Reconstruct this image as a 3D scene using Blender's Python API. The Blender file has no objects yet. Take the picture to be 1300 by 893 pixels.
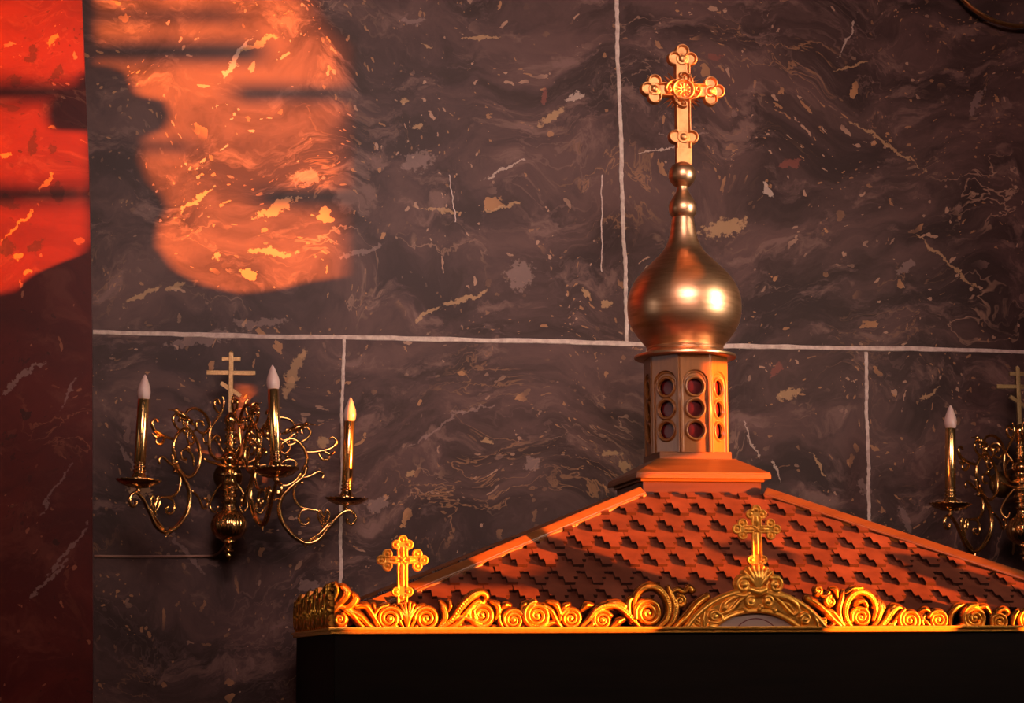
import bpy, bmesh, math, random
import numpy as np
from math import sin, cos, pi, radians, sqrt, atan2
from mathutils import Vector, Matrix
random.seed(7)
S = bpy.context.scene
COL = S.collection
V3 = lambda *a: np.array(a, float)

# ------------------------------------------------------------------ camera
FPX = 2700.0
CAM = V3(0, -5.3, 1.65)
psi, the, rho = radians(9.5), radians(8), radians(.3)
FWD = V3(sin(psi)*cos(the), cos(psi)*cos(the), sin(the))
RT = V3(cos(psi), -sin(psi), 0)
UP = np.cross(RT, FWD)
R2 = RT*cos(rho) - UP*sin(rho)
U2 = UP*cos(rho) + RT*sin(rho)


def at(x, y, Y=0.0):
    """point of the photograph's sight line on the vertical plane y = Y"""
    d = FWD*FPX + R2*(x-650) + U2*(446.5-y)
    return CAM + d*((Y-CAM[1])/d[1])


def at_plane(x, y, p0, n):
    d = FWD*FPX + R2*(x-650) + U2*(446.5-y)
    return CAM + d*(np.dot(np.array(p0)-CAM, n)/np.dot(d, n))


cd = bpy.data.cameras.new('camera')
cam = bpy.data.objects.new('camera', cd)
COL.objects.link(cam)
cd.sensor_width = 36
cd.lens = FPX*36/1300
M = Matrix((R2, U2, -FWD)).transposed()
cam.matrix_world = Matrix.Translation(Vector(CAM)) @ M.to_4x4()
cd.clip_start = .05
S.camera = cam


# ------------------------------------------------------------------ object helpers
def mesh_obj(name, me, mat, parent=None, loc=None, smooth=True):
    o = bpy.data.objects.new(name, me)
    COL.objects.link(o)
    if mat is not None:
        me.materials.clear()
        me.materials.append(mat)
    if smooth and len(me.polygons):
        me.polygons.foreach_set('use_smooth', [True]*len(me.polygons))
    if parent is not None:
        o.parent = parent
    if loc is not None:
        o.location = loc
    return o


def empty(name, loc, label, cat, group=None):
    o = bpy.data.objects.new(name, None)
    COL.objects.link(o)
    o.location = loc
    o.empty_display_size = .05
    o['label'] = label
    o['category'] = cat
    if group:
        o['group'] = group
    return o


def from_bm(name, bm, mat, parent=None, loc=None, smooth=False):
    me = bpy.data.meshes.new(name)
    bm.to_mesh(me)
    bm.free()
    return mesh_obj(name, me, mat, parent, loc, smooth)


def auto(o, ang=35):
    """smooth shading with sharp edges above an angle"""
    me = o.data
    bm = bmesh.new()
    bm.from_mesh(me)
    for f in bm.faces:
        f.smooth = True
    for e in bm.edges:
        if len(e.link_faces) == 2 and e.calc_face_angle(0) > radians(ang):
            e.smooth = False
    bm.to_mesh(me)
    bm.free()
    return o


def add_box(bm, lo, hi, bev=0):
    r = bmesh.ops.create_cube(bm, size=1)
    vs = r['verts']
    for v in vs:
        v.co = Vector([(lo[i]+hi[i])/2 + v.co[i]*(hi[i]-lo[i]) for i in range(3)])
    if bev:
        es = list({e for v in vs for e in v.link_edges})
        bmesh.ops.bevel(bm, geom=es, offset=bev, segments=2, affect='EDGES', profile=.6)
    return vs


def add_lathe(bm, prof, n=48, cx=0, cy=0, lobes=0, lobe_amp=0):
    """prof: (z, r) list"""
    rings = []
    for z, r in prof:
        ring = []
        for i in range(n):
            a = 2*pi*i/n
            rr = r
            if lobes and r > 1e-4:
                rr = r*(1+lobe_amp*abs(sin(lobes*a/2)))
            ring.append(bm.verts.new((cx+rr*cos(a), cy+rr*sin(a), z)))
        rings.append(ring)
    for a, b in zip(rings, rings[1:]):
        for i in range(n):
            j = (i+1) % n
            try:
                bm.faces.new((a[i], a[j], b[j], b[i]))
            except ValueError:
                pass
    for ring in (rings[0], rings[-1]):
        try:
            bm.faces.new(ring)
        except ValueError:
            pass


def smooth_path(pts, rad, per=6):
    """Catmull-Rom through the points, radii interpolated"""
    P = [np.array(p, float) for p in pts]
    if np.isscalar(rad):
        rad = [rad]*len(P)
    if len(rad) != len(P):
        rad = list(np.interp(np.linspace(0, 1, len(P)), np.linspace(0, 1, len(rad)), rad))
    if len(P) == 2:
        return P, rad
    E = [2*P[0]-P[1]] + P + [2*P[-1]-P[-2]]
    out, ro = [], []
    for i in range(1, len(E)-2):
        for k in range(per):
            t = k/per
            a, b, c, d = E[i-1], E[i], E[i+1], E[i+2]
            out.append(.5*((2*b)+(-a+c)*t+(2*a-5*b+4*c-d)*t*t+(-a+3*b-3*c+d)*t**3))
            ro.append(rad[i-1]*(1-t)+rad[i]*t)
    out.append(P[-1])
    ro.append(rad[-1])
    return out, ro


def add_tube(bm, pts, rad, n=8, per=5, smooth=True):
    if smooth:
        pts, rad = smooth_path(pts, rad, per)
    else:
        pts = [np.array(p, float) for p in pts]
        if np.isscalar(rad):
            rad = [rad]*len(pts)
    T = []
    for i in range(len(pts)):
        a = pts[max(0, i-1)]
        b = pts[min(len(pts)-1, i+1)]
        t = b-a
        T.append(t/(np.linalg.norm(t)+1e-12))
    ref = V3(0, 0, 1) if abs(T[0][2]) < .9 else V3(1, 0, 0)
    nrm = np.cross(T[0], ref)
    nrm /= np.linalg.norm(nrm)
    rings = []
    for p, t, r in zip(pts, T, rad):
        nrm = nrm - t*np.dot(nrm, t)
        nrm /= np.linalg.norm(nrm)+1e-12
        bi = np.cross(t, nrm)
        rings.append([bm.verts.new(Vector(p+r*(nrm*cos(2*pi*k/n)+bi*sin(2*pi*k/n)))) for k in range(n)])
    for a, b in zip(rings, rings[1:]):
        for k in range(n):
            j = (k+1) % n
            bm.faces.new((a[k], a[j], b[j], b[k]))
    bm.faces.new(rings[0][::-1])
    bm.faces.new(rings[-1])


def add_ball(bm, c, r, sub=2, scale=(1, 1, 1), rot=None):
    g = bmesh.ops.create_icosphere(bm, subdivisions=sub, radius=r)
    for v in g['verts']:
        v.co = Vector((v.co.x*scale[0], v.co.y*scale[1], v.co.z*scale[2]))
        if rot is not None:
            v.co = rot @ v.co
        v.co += Vector(c)


# ------------------------------------------------------------------ carved relief on a grid
class Relief:
    """height field carving: x to the right, z up, carved towards -y"""
    def __init__(s, x0, x1, z0, z1, res):
        s.x0, s.z0, s.res = x0, z0, res
        s.nx = int((x1-x0)/res)+2
        s.nz = int((z1-z0)/res)+2
        s.X, s.Z = np.meshgrid(x0+np.arange(s.nx)*res, z0+np.arange(s.nz)*res)
        s.H = np.zeros_like(s.X)
        s.D = np.full_like(s.X, -1.0)

    def win(s, lo, hi, m):
        i0 = max(0, int((lo[0]-m-s.x0)/s.res))
        i1 = min(s.nx, int((hi[0]+m-s.x0)/s.res)+2)
        j0 = max(0, int((lo[1]-m-s.z0)/s.res))
        j1 = min(s.nz, int((hi[1]+m-s.z0)/s.res)+2)
        return (slice(j0, j1), slice(i0, i1))

    def stroke(s, pts, rad, k=1.0, lift=0.0, pad=None, per=6, groove=False):
        P, R = smooth_path(pts, rad, per)
        pad = s.res*2 if pad is None else pad
        for a, b, ra, rb in zip(P, P[1:], R, R[1:]):
            m = max(ra, rb)+pad+s.res*2
            w = s.win(np.minimum(a, b), np.maximum(a, b), m)
            X, Z = s.X[w], s.Z[w]
            if X.size == 0:
                continue
            ab = b-a
            L = max(ab@ab, 1e-12)
            t = np.clip(((X-a[0])*ab[0]+(Z-a[1])*ab[1])/L, 0, 1)
            d = np.hypot(X-a[0]-t*ab[0], Z-a[1]-t*ab[1])
            r = ra+(rb-ra)*t
            q = np.sqrt(np.clip(1-(d/np.maximum(r, 1e-6))**2, 0, None))
            h = np.where(d < r, lift + r*k*q, 0)
            if groove:
                h = np.where(d < r, lift + r*k*q*(1-.35*np.exp(-(d/(r*.35))**2)), 0)
            s.H[w] = np.maximum(s.H[w], h)
            s.D[w] = np.maximum(s.D[w], r+pad-d)

    def ball(s, c, r, k=1.0, lift=0.0, pad=None):
        s.stroke([c, (c[0]+1e-5, c[1])], r, k, lift, pad)

    def volute(s, c, r, turns=2.1, w=None, a0=0.0, sgn=1, k=1.1, lift=0.0, ball=.2, sq=1.0):
        w = r*.13 if w is None else w
        n = int(turns*12)
        pts, rad = [], []
        for i in range(n+1):
            t = i/n
            rr = (r-w)*(1-t*.80)
            a = a0+sgn*turns*2*pi*t
            pts.append((c[0]+rr*cos(a)*sq, c[1]+rr*sin(a)))
            rad.append(w*(1.15-.35*t))
        s.stroke(pts, rad, k, lift, per=2)
        s.ball(c, r*ball, 1.0, lift+w*.5)
        w_ = s.win((c[0]-r, c[1]-r), (c[0]+r, c[1]+r), 0)
        s.D[w_] = np.maximum(s.D[w_], r*.85-np.hypot((s.X[w_]-c[0])/sq, s.Z[w_]-c[1]))

    def build(s, name, mat, parent=None, thick=.01, loc=(0, 0, 0), rotz=0, back=True):
        D, H, res = s.D, s.H, s.res
        keep = D > -res*.75
        cell = keep[:-1, :-1] & keep[1:, :-1] & keep[:-1, 1:] & keep[1:, 1:]
        cell &= (np.maximum.reduce([D[:-1, :-1], D[1:, :-1], D[:-1, 1:], D[1:, 1:]]) > 0)
        gz, gx = np.gradient(D, res)
        gn = np.hypot(gx, gz)+1e-9
        sh = np.where(D < res*.5, np.clip(-D, -res*.5, res*.8), 0)
        X = s.X+gx/gn*sh
        Z = s.Z+gz/gn*sh
        used = np.zeros_like(keep)
        for a, b in ((0, 0), (1, 0), (0, 1), (1, 1)):
            used[a:used.shape[0]-1+a, b:used.shape[1]-1+b] |= cell
        idx = -np.ones(used.shape, int)
        n = int(used.sum())
        idx[used] = np.arange(n)
        Hh = np.where(D < res*.5, 0, H)
        fv = np.stack([X[used], -(thick+Hh[used]), Z[used]], 1)
        bv = np.stack([X[used], np.zeros(n), Z[used]], 1)
        jj, ii = np.nonzero(cell)
        q = np.stack([idx[jj, ii], idx[jj, ii+1], idx[jj+1, ii+1], idx[jj+1, ii]], 1)
        faces = [q]
        verts = [fv]
        nv = n
        if back:
            verts.append(bv)
            faces.append(q[:, ::-1]+nv)
            nv += n
        # side walls with vertices of their own
        pc = np.pad(cell, 1)
        C = pc[1:-1, 1:-1]
        sides = []
        for nb, e in ((pc[:-2, 1:-1], lambda j, i: (idx[j, i], idx[j, i+1])),
                      (pc[2:, 1:-1], lambda j, i: (idx[j+1, i+1], idx[j+1, i])),
                      (pc[1:-1, :-2], lambda j, i: (idx[j+1, i], idx[j, i])),
                      (pc[1:-1, 2:], lambda j, i: (idx[j, i+1], idx[j+1, i+1]))):
            j, i = np.nonzero(C & ~nb)
            a, b = e(j, i)
            sides.append(np.stack([a, b], 1))
        sd = np.concatenate(sides)
        u, inv = np.unique(sd, return_inverse=True)
        inv = inv.reshape(-1, 2)
        m = len(u)
        f_ = fv[u].copy()
        verts += [f_, bv[u]]
        faces.append(np.stack([inv[:, 1]+nv, inv[:, 0]+nv, inv[:, 0]+nv+m, inv[:, 1]+nv+m], 1))
        VV = np.concatenate(verts)
        FF = np.concatenate(faces)
        me = bpy.data.meshes.new(name)
        me.vertices.add(len(VV))
        me.vertices.foreach_set('co', VV.ravel())
        me.loops.add(len(FF)*4)
        me.loops.foreach_set('vertex_index', FF.ravel().astype(np.int32))
        me.polygons.add(len(FF))
        me.polygons.foreach_set('loop_start', np.arange(len(FF), dtype=np.int32)*4)
        me.polygons.foreach_set('loop_total', np.full(len(FF), 4, dtype=np.int32))
        me.update(calc_edges=True)
        me.validate()
        at_ = me.attributes.new('relief_shade', 'FLOAT', 'POINT')
        g0 = np.clip((Hh[used]-.0012)/.0016, 0, 1)  # low relief goes dark: recess shade put into the colour
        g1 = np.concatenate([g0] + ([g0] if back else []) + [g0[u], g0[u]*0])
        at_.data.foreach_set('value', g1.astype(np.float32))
        o = mesh_obj(name, me, mat, parent, loc, True)
        o.rotation_euler = (0, 0, rotz)
        return o


def poly_sdf(X, Z, poly):
    """signed distance, positive inside"""
    P = np.array(poly, float)
    d = np.full(X.shape, 1e9)
    ins = np.zeros(X.shape, bool)
    for a, b in zip(P, np.roll(P, -1, 0)):
        ab = b-a
        t = np.clip(((X-a[0])*ab[0]+(Z-a[1])*ab[1])/max(ab@ab, 1e-12), 0, 1)
        d = np.minimum(d, np.hypot(X-a[0]-t*ab[0], Z-a[1]-t*ab[1]))
        c = (a[1] > Z) != (b[1] > Z)
        with np.errstate(divide='ignore', invalid='ignore'):
            xi = a[0]+(Z-a[1])*ab[0]/(ab[1] if ab[1] else 1e-12)
        ins ^= c & (X < xi)
    return np.where(ins, d, -d)


# ------------------------------------------------------------------ materials
class NT:
    def __init__(s, name):
        s.m = bpy.data.materials.new(name)
        s.m.use_nodes = True
        s.t = s.m.node_tree
        s.b = s.t.nodes['Principled BSDF']
        s.tc = s.t.nodes.new('ShaderNodeTexCoord')

    def n(s, typ, **kw):
        nd = s.t.nodes.new('ShaderNode'+typ)
        for k, v in kw.items():
            if k.startswith('i_'):
                nd.inputs[k[2:].replace('_', ' ')].default_value = v
            else:
                setattr(nd, k, v)
        return nd

    def l(s, a, b):
        s.t.links.new(a, b)

    def math(s, op, a, b=None, c=None, clamp=False):
        nd = s.n('Math', operation=op, use_clamp=clamp)
        for i, v in enumerate((a, b, c)):
            if v is None:
                continue
            if isinstance(v, (int, float)):
                nd.inputs[i].default_value = v
            else:
                s.l(v, nd.inputs[i])
        return nd.outputs[0]

    def vmath(s, op, a, b=None, scale=None):
        nd = s.n('VectorMath', operation=op)
        for i, v in enumerate((a, b)):
            if v is None:
                continue
            if isinstance(v, tuple):
                nd.inputs[i].default_value = v
            else:
                s.l(v, nd.inputs[i])
        if scale is not None:
            nd.inputs['Scale'].default_value = scale
        return nd.outputs['Value'] if op in ('LENGTH', 'DISTANCE', 'DOT_PRODUCT') else nd.outputs[0]

    def noise(s, vec, scale, detail=4, rough=.55, dist=0.0):
        nd = s.n('TexNoise')
        nd.inputs['Scale'].default_value = scale
        nd.inputs['Detail'].default_value = detail
        nd.inputs['Roughness'].default_value = rough
        nd.inputs['Distortion'].default_value = dist
        s.l(vec, nd.inputs['Vector'])
        return nd

    def ss(s, v, a, b):
        nd = s.n('MapRange', interpolation_type='SMOOTHSTEP')
        s.l(v, nd.inputs['Value'])
        nd.inputs['From Min'].default_value = a
        nd.inputs['From Max'].default_value = b
        return nd.outputs[0]

    def mix(s, f, a, b, mode='MIX'):
        nd = s.n('Mix', data_type='RGBA', blend_type=mode)
        for k, v in ((0, f), (6, a), (7, b)):
            if isinstance(v, (int, float)):
                nd.inputs[k].default_value = v
            elif isinstance(v, tuple):
                nd.inputs[k].default_value = v+(1,) if len(v) == 3 else v
            else:
                s.l(v, nd.inputs[k])
        return nd.outputs[2]

    def bump(s, h, strength=.2, dist=.002):
        nd = s.n('Bump')
        nd.inputs['Strength'].default_value = strength
        nd.inputs['Distance'].default_value = dist
        s.l(h, nd.inputs['Height'])
        s.l(nd.outputs[0], s.b.inputs['Normal'])

    def set(s, **kw):
        for k, v in kw.items():
            k = k.replace('_', ' ')
            if isinstance(v, tuple) and len(v) == 3 and k != 'Subsurface Radius':
                v = v+(1,)
            s.b.inputs[k].default_value = v


XS = 3.3                         # plane of the added sun mask wall
SAZ, SEL = radians(60), radians(-3.6)
TA = math.tan(SAZ)
TZ = math.tan(-SEL)/cos(SAZ)


def beam(p):
    """where the sun ray through a point crosses the added sun mask wall: (y, z)"""
    yg = (p[0]+TA*p[1]-XS)/TA
    return (yg, p[2]+TZ*(yg-p[1]))


def px2w(x, y):
    p = at(x, y, 0)
    return (p[0], p[2])


# pale flakes and veins the dark slabs show, as (px, py, length, width, angle deg, colour)
TAN = (.42, .24, .12)
ROSE = (.30, .19, .17)
CREAM = (.50, .36, .30)
RUST = (.20, .055, .04)
FLAKES = [
    (700, 150, 42, 9, 35, TAN), (728, 124, 30, 7, 25, CREAM), (690, 125, 22, 10, 75, RUST), (976, 240, 26, 8, -60, CREAM),
    (1003, 208, 34, 11, 15, RUST), (920, 290, 60, 22, 20, TAN), (905, 72, 20, 9, -15, RUST), (610, 48, 50, 4, 5, TAN),
    (540, 60, 18, 5, 0, TAN), (512, 130, 10, 8, 0, TAN), (528, 160, 14, 8, 20, TAN), (525, 27, 30, 7, -5, ROSE),
    (560, 268, 60, 4, -8, TAN), (640, 262, 50, 4, 12, TAN), (530, 205, 45, 26, 12, ROSE), (742, 370, 16, 7, -50, TAN),
    (770, 388, 14, 9, 0, TAN), (590, 380, 60, 7, 18, TAN), (540, 400, 40, 6, 40, TAN), (660, 350, 36, 36, 0, ROSE),
    (640, 215, 60, 5, 30, CREAM), (790, 590, 18, 10, -45, TAN), (778, 574, 22, 9, 10, TAN), (675, 590, 26, 14, 40, ROSE),
    (955, 560, 55, 4, -65, CREAM), (985, 600, 30, 4, -70, CREAM), (1000, 500, 40, 12, 20, TAN), (985, 470, 24, 9, 60, RUST),
    (1040, 590, 40, 4, -60, TAN), (1095, 620, 22, 12, -50, ROSE), (1150, 660, 34, 12, -65, ROSE), (1200, 330, 110, 5, -42, TAN),
    (1120, 180, 120, 4, -32, TAN), (1075, 50, 60, 4, 65, CREAM), (1080, 85, 50, 4, 15, TAN), (1150, 340, 30, 10, 25, ROSE),
    (560, 540, 90, 4, 35, ROSE), (520, 600, 12, 10, 0, TAN), (600, 520, 60, 5, 10, ROSE), (620, 560, 16, 9, 0, TAN),
    (180, 375, 50, 8, 28, TAN), (220, 365, 30, 7, 20, TAN), (260, 430, 90, 14, 10, ROSE), (330, 410, 70, 10, 5, ROSE),
    (375, 470, 60, 14, 70, TAN), (410, 560, 16, 12, 0, TAN), (170, 590, 60, 8, -50, ROSE), (480, 640, 30, 16, 0, ROSE),
    (235, 700, 60, 7, -48, ROSE), (390, 745, 24, 18, 0, ROSE), (180, 620, 30, 24, 0, TAN), (1180, 500, 34, 5, 40, TAN),
    (1240, 130, 40, 12, 60, ROSE), (1270, 730, 30, 12, 10, TAN), (300, 75, 70, 6, 58, CREAM), (330, 55, 60, 8, 30, TAN),
    (250, 255, 60, 5, 40, TAN), (350, 265, 60, 10, 25, TAN), (390, 225, 40, 20, 0, ROSE), (345, 320, 60, 8, 0, TAN),
    (275, 325, 14, 10, 40, TAN), (460, 320, 60, 7, 20, ROSE), (870, 170, 60, 4, 5, ROSE), (840, 190, 60, 3, 10, CREAM),
]


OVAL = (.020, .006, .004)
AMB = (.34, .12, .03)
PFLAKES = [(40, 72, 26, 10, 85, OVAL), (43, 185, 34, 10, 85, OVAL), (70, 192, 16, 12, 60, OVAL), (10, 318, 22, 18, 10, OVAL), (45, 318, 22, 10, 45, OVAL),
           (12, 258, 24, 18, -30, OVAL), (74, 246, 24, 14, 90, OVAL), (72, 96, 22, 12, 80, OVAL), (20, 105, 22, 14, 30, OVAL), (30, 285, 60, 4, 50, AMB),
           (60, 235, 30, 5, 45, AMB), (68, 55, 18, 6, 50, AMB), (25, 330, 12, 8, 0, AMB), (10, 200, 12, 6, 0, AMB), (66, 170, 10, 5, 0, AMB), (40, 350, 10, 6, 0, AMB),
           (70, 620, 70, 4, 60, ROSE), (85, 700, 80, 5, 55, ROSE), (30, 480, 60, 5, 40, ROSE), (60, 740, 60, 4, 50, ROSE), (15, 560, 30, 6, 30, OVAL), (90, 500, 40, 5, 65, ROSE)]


def marble(name, dark, mid, light, vein, spot, flakes, scale=1.0, off=(0, 0, 0), spec=.35):
    t = NT(name)
    geo = t.tc.outputs['Object']
    p = t.vmath('ADD', geo, off)
    # flowing warp
    w1 = t.noise(p, 1.6*scale, 3, .5)
    w1v = t.vmath('SCALE', t.vmath('SUBTRACT', w1.outputs['Color'], (.5, .5, .5)), scale=.55)
    pw = t.vmath('ADD', p, w1v)
    w2 = t.noise(pw, 6*scale, 4, .6)
    pw2 = t.vmath('ADD', pw, t.vmath('SCALE', t.vmath('SUBTRACT', w2.outputs['Color'], (.5, .5, .5)), scale=.16))
    mp = t.n('Mapping')
    mp.inputs['Rotation'].default_value = (0, radians(-24), 0)
    mp.inputs['Scale'].default_value = (1, 1, 2.4)
    t.l(pw2, mp.inputs['Vector'])
    q = mp.outputs[0]
    base = t.noise(q, 2.6*scale, 6, .6).outputs['Fac']
    col = t.mix(t.ss(base, .36, .66), dark, mid)
    cl = t.noise(q, 5.5*scale, 8, .66).outputs['Fac']
    col = t.mix(t.math('MULTIPLY', t.ss(cl, .52, .68), .55), col, light)
    # thin veins where a noise field crosses its middle value
    for sc, wd, amt, c, o in ((2.2, .009, .55, vein, 0), (4.6, .014, .40, spot, 3.1), (9, .03, .30, light, 7.7)):
        f = t.noise(t.vmath('ADD', q, (o, o, o)), sc*scale, 5, .55).outputs['Fac']
        d = t.math('ABSOLUTE', t.math('SUBTRACT', f, .5))
        line = t.math('SUBTRACT', 1.0, t.ss(d, wd*.15, wd))
        msk = t.ss(t.noise(t.vmath('ADD', p, (o+5, o, o+2)), 2.3*scale, 3, .5).outputs['Fac'], .53, .70)
        col = t.mix(t.math('MULTIPLY', t.math('MULTIPLY', line, msk), amt), col, c)
    # scattered specks of several sizes
    for sc, th, amt, c, o in ((8, .24, .45, light, 2), (15, .26, .75, spot, 0), (24, .24, .55, spot, 6), (36, .28, .65, vein, 4), (62, .30, .6, spot, 9)):
        vo = t.n('TexVoronoi')
        vo.inputs['Scale'].default_value = sc*scale
        t.l(t.vmath('ADD', pw2, (o, o, o)), vo.inputs['Vector'])
        sep = t.n('SeparateColor')
        t.l(vo.outputs['Color'], sep.inputs[0])
        siz = t.math('MULTIPLY', t.ss(sep.outputs[0], .60, 1.0), th)
        wob = t.math('MULTIPLY', t.math('SUBTRACT', t.noise(p, sc*scale*2.2, 3, .6).outputs['Fac'], .5), .5)
        dd = t.math('ADD', vo.outputs['Distance'], wob)
        inside = t.math('LESS_THAN', dd, siz)
        patch = t.ss(t.noise(t.vmath('ADD', p, (o, 1, o)), 2.8*scale, 3, .6).outputs['Fac'], .43, .57)
        col = t.mix(t.math('MULTIPLY', t.math('MULTIPLY', inside, patch), amt), col, c)
    if flakes:
        wv = t.noise(geo, 22, 4, .65)
        pf = t.vmath('ADD', geo, t.vmath('SCALE', t.vmath('SUBTRACT', wv.outputs['Color'], (.5, .5, .5)), scale=.055))
        wb = t.noise(geo, 60, 3, .65).outputs['Fac']
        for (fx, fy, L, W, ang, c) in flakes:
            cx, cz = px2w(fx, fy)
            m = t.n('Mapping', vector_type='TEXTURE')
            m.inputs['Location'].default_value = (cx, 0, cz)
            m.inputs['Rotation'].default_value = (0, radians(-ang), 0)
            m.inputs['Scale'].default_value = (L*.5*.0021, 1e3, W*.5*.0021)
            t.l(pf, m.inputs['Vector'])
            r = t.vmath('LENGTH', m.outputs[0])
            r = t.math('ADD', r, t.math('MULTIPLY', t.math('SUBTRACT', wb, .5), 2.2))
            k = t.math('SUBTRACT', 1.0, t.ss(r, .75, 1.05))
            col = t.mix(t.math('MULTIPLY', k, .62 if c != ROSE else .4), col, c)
    t.l(col, t.b.inputs['Base Color'])
    t.set(Roughness=.42, Specular_IOR_Level=spec)
    t.bump(cl, .08, .002)
    return t.m


def metal(name, col, rough, var=.0, bumps=0.0, bscale=200, metallic=1.0, dark=None, stretch=(1, 1, 1)):
    t = NT(name)
    mp = t.n('Mapping')
    mp.inputs['Scale'].default_value = stretch
    t.l(t.tc.outputs['Object'], mp.inputs['Vector'])
    n = t.noise(mp.outputs[0], bscale, 4, .6)
    if var:
        t.l(t.mix(t.ss(n.outputs['Fac'], .35, .7), col, dark or tuple(c*(1-var) for c in col)), t.b.inputs['Base Color'])
        rr = t.n('MapRange')
        t.l(n.outputs['Fac'], rr.inputs['Value'])
        rr.inputs['To Min'].default_value = rough*.75
        rr.inputs['To Max'].default_value = rough*1.3
        t.l(rr.outputs[0], t.b.inputs['Roughness'])
    else:
        t.set(Base_Color=col, Roughness=rough)
    t.set(Metallic=metallic)
    if bumps:
        t.bump(n.outputs['Fac'], bumps, .001)
    return t.m


def wood(name, col, dark, rough=.4, axis=(1, 12, 12), scale=6, spec=.4):
    t = NT(name)
    mp = t.n('Mapping')
    mp.inputs['Scale'].default_value = axis
    t.l(t.tc.outputs['Object'], mp.inputs['Vector'])
    n = t.noise(mp.outputs[0], scale, 5, .6, .6)
    t.l(t.mix(t.ss(n.outputs['Fac'], .35, .72), col, dark), t.b.inputs['Base Color'])
    t.set(Roughness=rough, Specular_IOR_Level=spec)
    t.bump(n.outputs['Fac'], .15, .001)
    return t.m


M_WALL = marble('dark_marble', (.030, .0150, .0145), (.096, .049, .045), (.21, .115, .100), (.44, .25, .17), (.40, .19, .085), FLAKES, spec=.14)
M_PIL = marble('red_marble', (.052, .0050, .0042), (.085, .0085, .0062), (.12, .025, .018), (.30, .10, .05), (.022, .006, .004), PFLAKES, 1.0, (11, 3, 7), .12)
M_GROUT = NT('pale_grout')
_n = M_GROUT.noise(M_GROUT.tc.outputs['Object'], 60, 4, .6)
M_GROUT.l(M_GROUT.mix(M_GROUT.ss(_n.outputs['Fac'], .3, .7), (.42, .30, .26), (.62, .48, .42)), M_GROUT.b.inputs['Base Color'])
M_GROUT.set(Roughness=.8)
M_GROUT = M_GROUT.m
M_BRASS = metal('polished_brass', (.78, .44, .17), .20, .35, .15, 90)
M_TUBE = metal('brass_tube', (1, .62, .24), .20)
M_MOUNT = metal('dark_brass', (.16, .08, .03), .5)
M_DULL = metal('dull_brass', (.25, .155, .075), .42, .3, .2, 300)
M_GILT = metal('gilded_carving', (1, .46, .07), .36, .3, .15, 120, .75)
M_CARVE = metal('gilding_with_painted_shade', (1, .44, .06), .34, .25, .12, 120, .9)  # gilding whose recess shade is painted dark brown by height
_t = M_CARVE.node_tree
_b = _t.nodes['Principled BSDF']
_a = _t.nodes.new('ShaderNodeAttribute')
_a.attribute_name = 'relief_shade'
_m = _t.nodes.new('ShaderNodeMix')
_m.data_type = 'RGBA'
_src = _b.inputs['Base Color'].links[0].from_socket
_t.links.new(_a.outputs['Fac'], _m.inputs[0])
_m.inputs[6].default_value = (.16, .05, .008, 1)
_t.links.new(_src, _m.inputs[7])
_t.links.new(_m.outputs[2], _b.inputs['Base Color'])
M_GOLD = metal('rose_gold', (.66, .31, .125), .44, .22, .12, 60)
M_DOME = metal('burnished_dome', (.86, .52, .30), .36, .30, .25, 9, 1.0, (.62, .32, .17), (1, 1, 9))
M_DRUM = wood('drum_wood', (.20, .073, .016), (.15, .048, .010), .30, (8, 8, 1), 10, .5)
M_COP2 = wood('red_brown_wood', (.060, .014, .006), (.030, .007, .004), .33, (1, 14, 14), 4, .5)
M_COP = wood('copper_wood', (.150, .050, .014), (.11, .033, .009), .33, (1, 14, 14), 4, .5)
M_SHING = None
M_DARKWOOD = wood('dark_wood', (.006, .003, .002), (.003, .0015, .001), .7, (1, 12, 12), 6, .1)
M_PLASTER = NT('plaster')
_n = M_PLASTER.noise(M_PLASTER.tc.outputs['Object'], 5, 4, .6)
M_PLASTER.l(M_PLASTER.mix(_n.outputs['Fac'], (.10, .07, .06), (.14, .10, .08)), M_PLASTER.b.inputs['Base Color'])
M_PLASTER.set(Roughness=.9)
M_PLASTER = M_PLASTER.m
M_BULB = NT('frosted_bulb')
M_BULB.set(Base_Color=(.60, .42, .38), Roughness=.25, Subsurface_Weight=.3, Subsurface_Radius=(.01, .006, .004))
M_BULB = M_BULB.m
M_RUBY = NT('ruby_glass')
M_RUBY.set(Base_Color=(.065, .0022, .003), Roughness=.3, Specular_IOR_Level=.25)
M_RUBY = M_RUBY.m
M_CABLE = metal('dark_cable', (.26, .13, .09), .5, 0, 0, 100, .0)

t = NT('wooden_shingle')
vc = t.n('VertexColor', layer_name='tone')
n = t.noise(t.tc.outputs['Object'], 26, 5, .65)
base = t.mix(t.ss(n.outputs['Fac'], .3, .75), (.170, .047, .025), (.105, .027, .016))
sepc = t.n('SeparateColor')
t.l(vc.outputs['Color'], sepc.inputs[0])
hv = t.mix(sepc.outputs[0], (.78, .74, .72), (1.18, 1.15, 1.12))
t.l(t.mix(sepc.outputs[1], t.mix(1.0, base, hv, 'MULTIPLY'), (.030, .008, .005)), t.b.inputs['Base Color'])  # edge faces get a near-black colour as painted shade
t.set(Roughness=.42, Specular_IOR_Level=.4)
t.bump(n.outputs['Fac'], .25, .001)
M_SHING = t.m

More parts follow.
